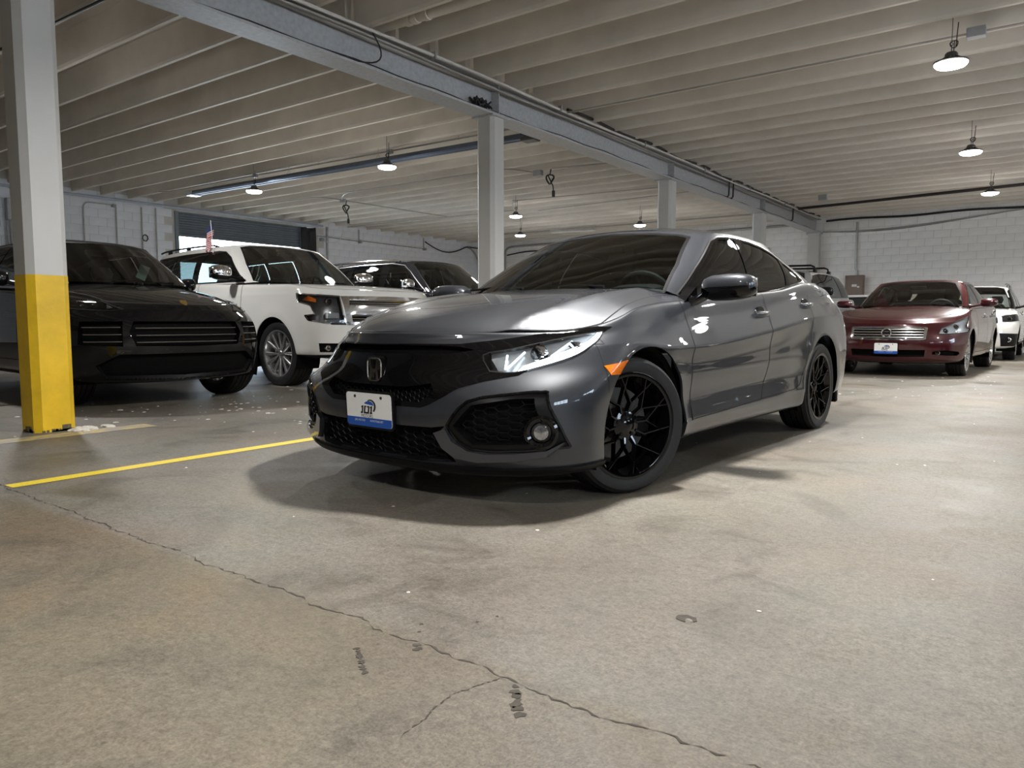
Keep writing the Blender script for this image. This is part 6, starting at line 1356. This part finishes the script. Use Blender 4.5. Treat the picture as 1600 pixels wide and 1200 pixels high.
def build_outback():
    S = spec_outback(); car = empty('wagon', (-1.64, 21.4, 0), -1.575); setp(car, 'white wagon with black fog lamp corner, half hidden behind the red sedan', 'car'); PW = 'paint_white'
    o = dict(front=[('diag', [(3.40, .66, .900), (3.30, .72, .925), (2.95, .895, .945), (2.93, .92, .82), (3.35, .79, .79), (3.45, .66, .79)], 'headlight', ['body']), ('front', [(-.02, .86), (.48, .84), (.50, .68), (.40, .60), (-.02, .58)], 'grille', ['body']), ('diag30', [(3.52, .62, .56), (3.10, .90, .55), (3.05, .92, .34), (3.2, .86, .30), (3.50, .66, .30)], 'fog', ['body'])], doors=(2.1, 1.0, .0), sill=.40, clad=.36,
             hood=[(3.565, -.05), (3.565, .05), (3.52, .3), (3.35, .55), (3.1, .72), (2.8, .78), (2.2, .76), (1.9, .75), (1.9, -.05)],
             dlo=[(2.02, 1.07), (1.55, 1.42), (1.35, 1.50), (1.0, 1.54), (.2, 1.55), (-.75, 1.51), (-.80, 1.13), (.5, 1.10)], wins=[('win_front', [(1.92, 1.085), (1.52, 1.405), (1.34, 1.475), (1.0, 1.515), (.95, 1.11)]), ('win_rear', [(.88, 1.515), (.05, 1.52), (-.02, 1.13), (.86, 1.115)])],
             wheel=(.345, .235, .225, 'dark'), handles=[(1.2, .98), (.2, 1.0)], mirror=(1.95, 1.05, 1.16, .21, .15, .15, PW, 'satin_black', 1.99, .80, 1.09, .42), glass='glass_clear')
    low, hood, gr, rf, onf = common(car, S, PW, o, 140, 36)
    panel(car, low, 'grille', 'grille', ['matte_black', 'chrome'], rec=.03)
    for s in (1, -1):
        h = lamp_unit(car, low, 'headlight', s, .05, 'lamp_housing_dark'); projector(h, onf(s * .77, .85, .03), .045); f = panel(car, low, 'fog', 'fog_surround', ['satin_black', 'satin_black'], s, push=.004, rim=.02); projector(f, onf(s * .78, .43, -.004), .05)
        rail(car, s, -.75, 1.15, .55, 1.60, .06, .02, 'satin_chrome', 2)
def build_grey_suv():
    S = spec_grey_suv(); car = empty('crossover', (-4.25, 15.1, 0), -1.588); setp(car, 'grey crossover with black roof crossbars seen between the hatchback tail and the red sedan', 'car'); PS = 'paint_silver'
    o = dict(front=[('diag', [(3.50, .66, 1.0), (3.0, .92, 1.03), (2.98, .95, .90), (3.5, .70, .88)], 'headlight', ['body']), ('front', [(-.02, .95), (.52, .93), (.50, .70), (-.02, .66)], 'grille', ['body'])], doors=(2.12, 1.05, .05), sill=.42, clad=.38,
             hood=[(3.645, -.05), (3.645, .05), (3.6, .3), (3.42, .55), (3.15, .74), (2.8, .82), (2.2, .80), (1.9, .80), (1.9, -.05)],
             dlo=[(2.08, 1.18), (1.60, 1.50), (1.42, 1.60), (1.0, 1.65), (.2, 1.66), (-.80, 1.62), (-.86, 1.25), (.5, 1.215)], wins=[('win_front', [(1.98, 1.195), (1.57, 1.485), (1.40, 1.575), (1.05, 1.625), (.95, 1.22)]), ('win_rear', [(.88, 1.63), (.0, 1.63), (-.1, 1.25), (.85, 1.23)])],
             wheel=(.37, .25, .24, 'star'), handles=[(1.2, 1.06), (.2, 1.08)], mirror=(1.98, 1.09, 1.29, .23, .16, .16, 'gloss_black', 'gloss_black', 2.03, .85, 1.21, .5), trim='satin_chrome', sideglass={'win_front': 'glass_side', 'win_rear': 'glass_side'})
    low, hood, gr, rf, onf = common(car, S, PS, o, 140, 36)
    panel(car, low, 'grille', 'grille', ['matte_black', 'chrome'], rec=.03)
    for s in (1, -1): lamp_unit(car, low, 'headlight', s, .05, 'lamp_housing_dark')
    for x in (.95, .05):
        z = 1.73; o = G().tube([(x, -.62, z - .03), (x, -.60, z + .05), (x, -.54, z + .075), (x, 0, z + .085), (x, .54, z + .075), (x, .60, z + .05), (x, .62, z - .03)], .018, 8).build('roof_crossbar', 'satin_black', car, True)
        for s in (1, -1): G().bbox(x - .05, x + .05, min(s * .59, s * .65), max(s * .59, s * .65), z - .06, z + .01, .01).build('crossbar_foot', 'satin_black', o)
glass('glass_green', (0.50, 0.66, 0.64)); glass('glass_clear', (0.78, 0.84, 0.82))
def copy_tree(o, parent=None):
    c = o.copy(); COL.objects.link(c); c.parent = parent
    for ch in o.children: copy_tree(ch, c)
    return c
build_cayenne(); build_tahoe(); build_maxima(); build_qx(); build_outback(); build_grey_suv()

for src, (x, y, rz), lab in (('luxury_suv', (5.0, 4.3, math.pi - .05), 'black sport utility car parked to the right of the camera, out of frame, nearest'), ('full_size_suv', (5.1, 7.6, math.pi), 'black sport utility car parked to the right, out of frame, in the middle'),
                          ('luxury_suv', (5.0, 10.9, math.pi + .04), 'black sport utility car parked to the right, out of frame, farthest')):
    c = copy_tree(bpy.data.objects[src]); c.location = (x, y, 0); c.rotation_euler = (0, 0, rz); c['label'] = lab
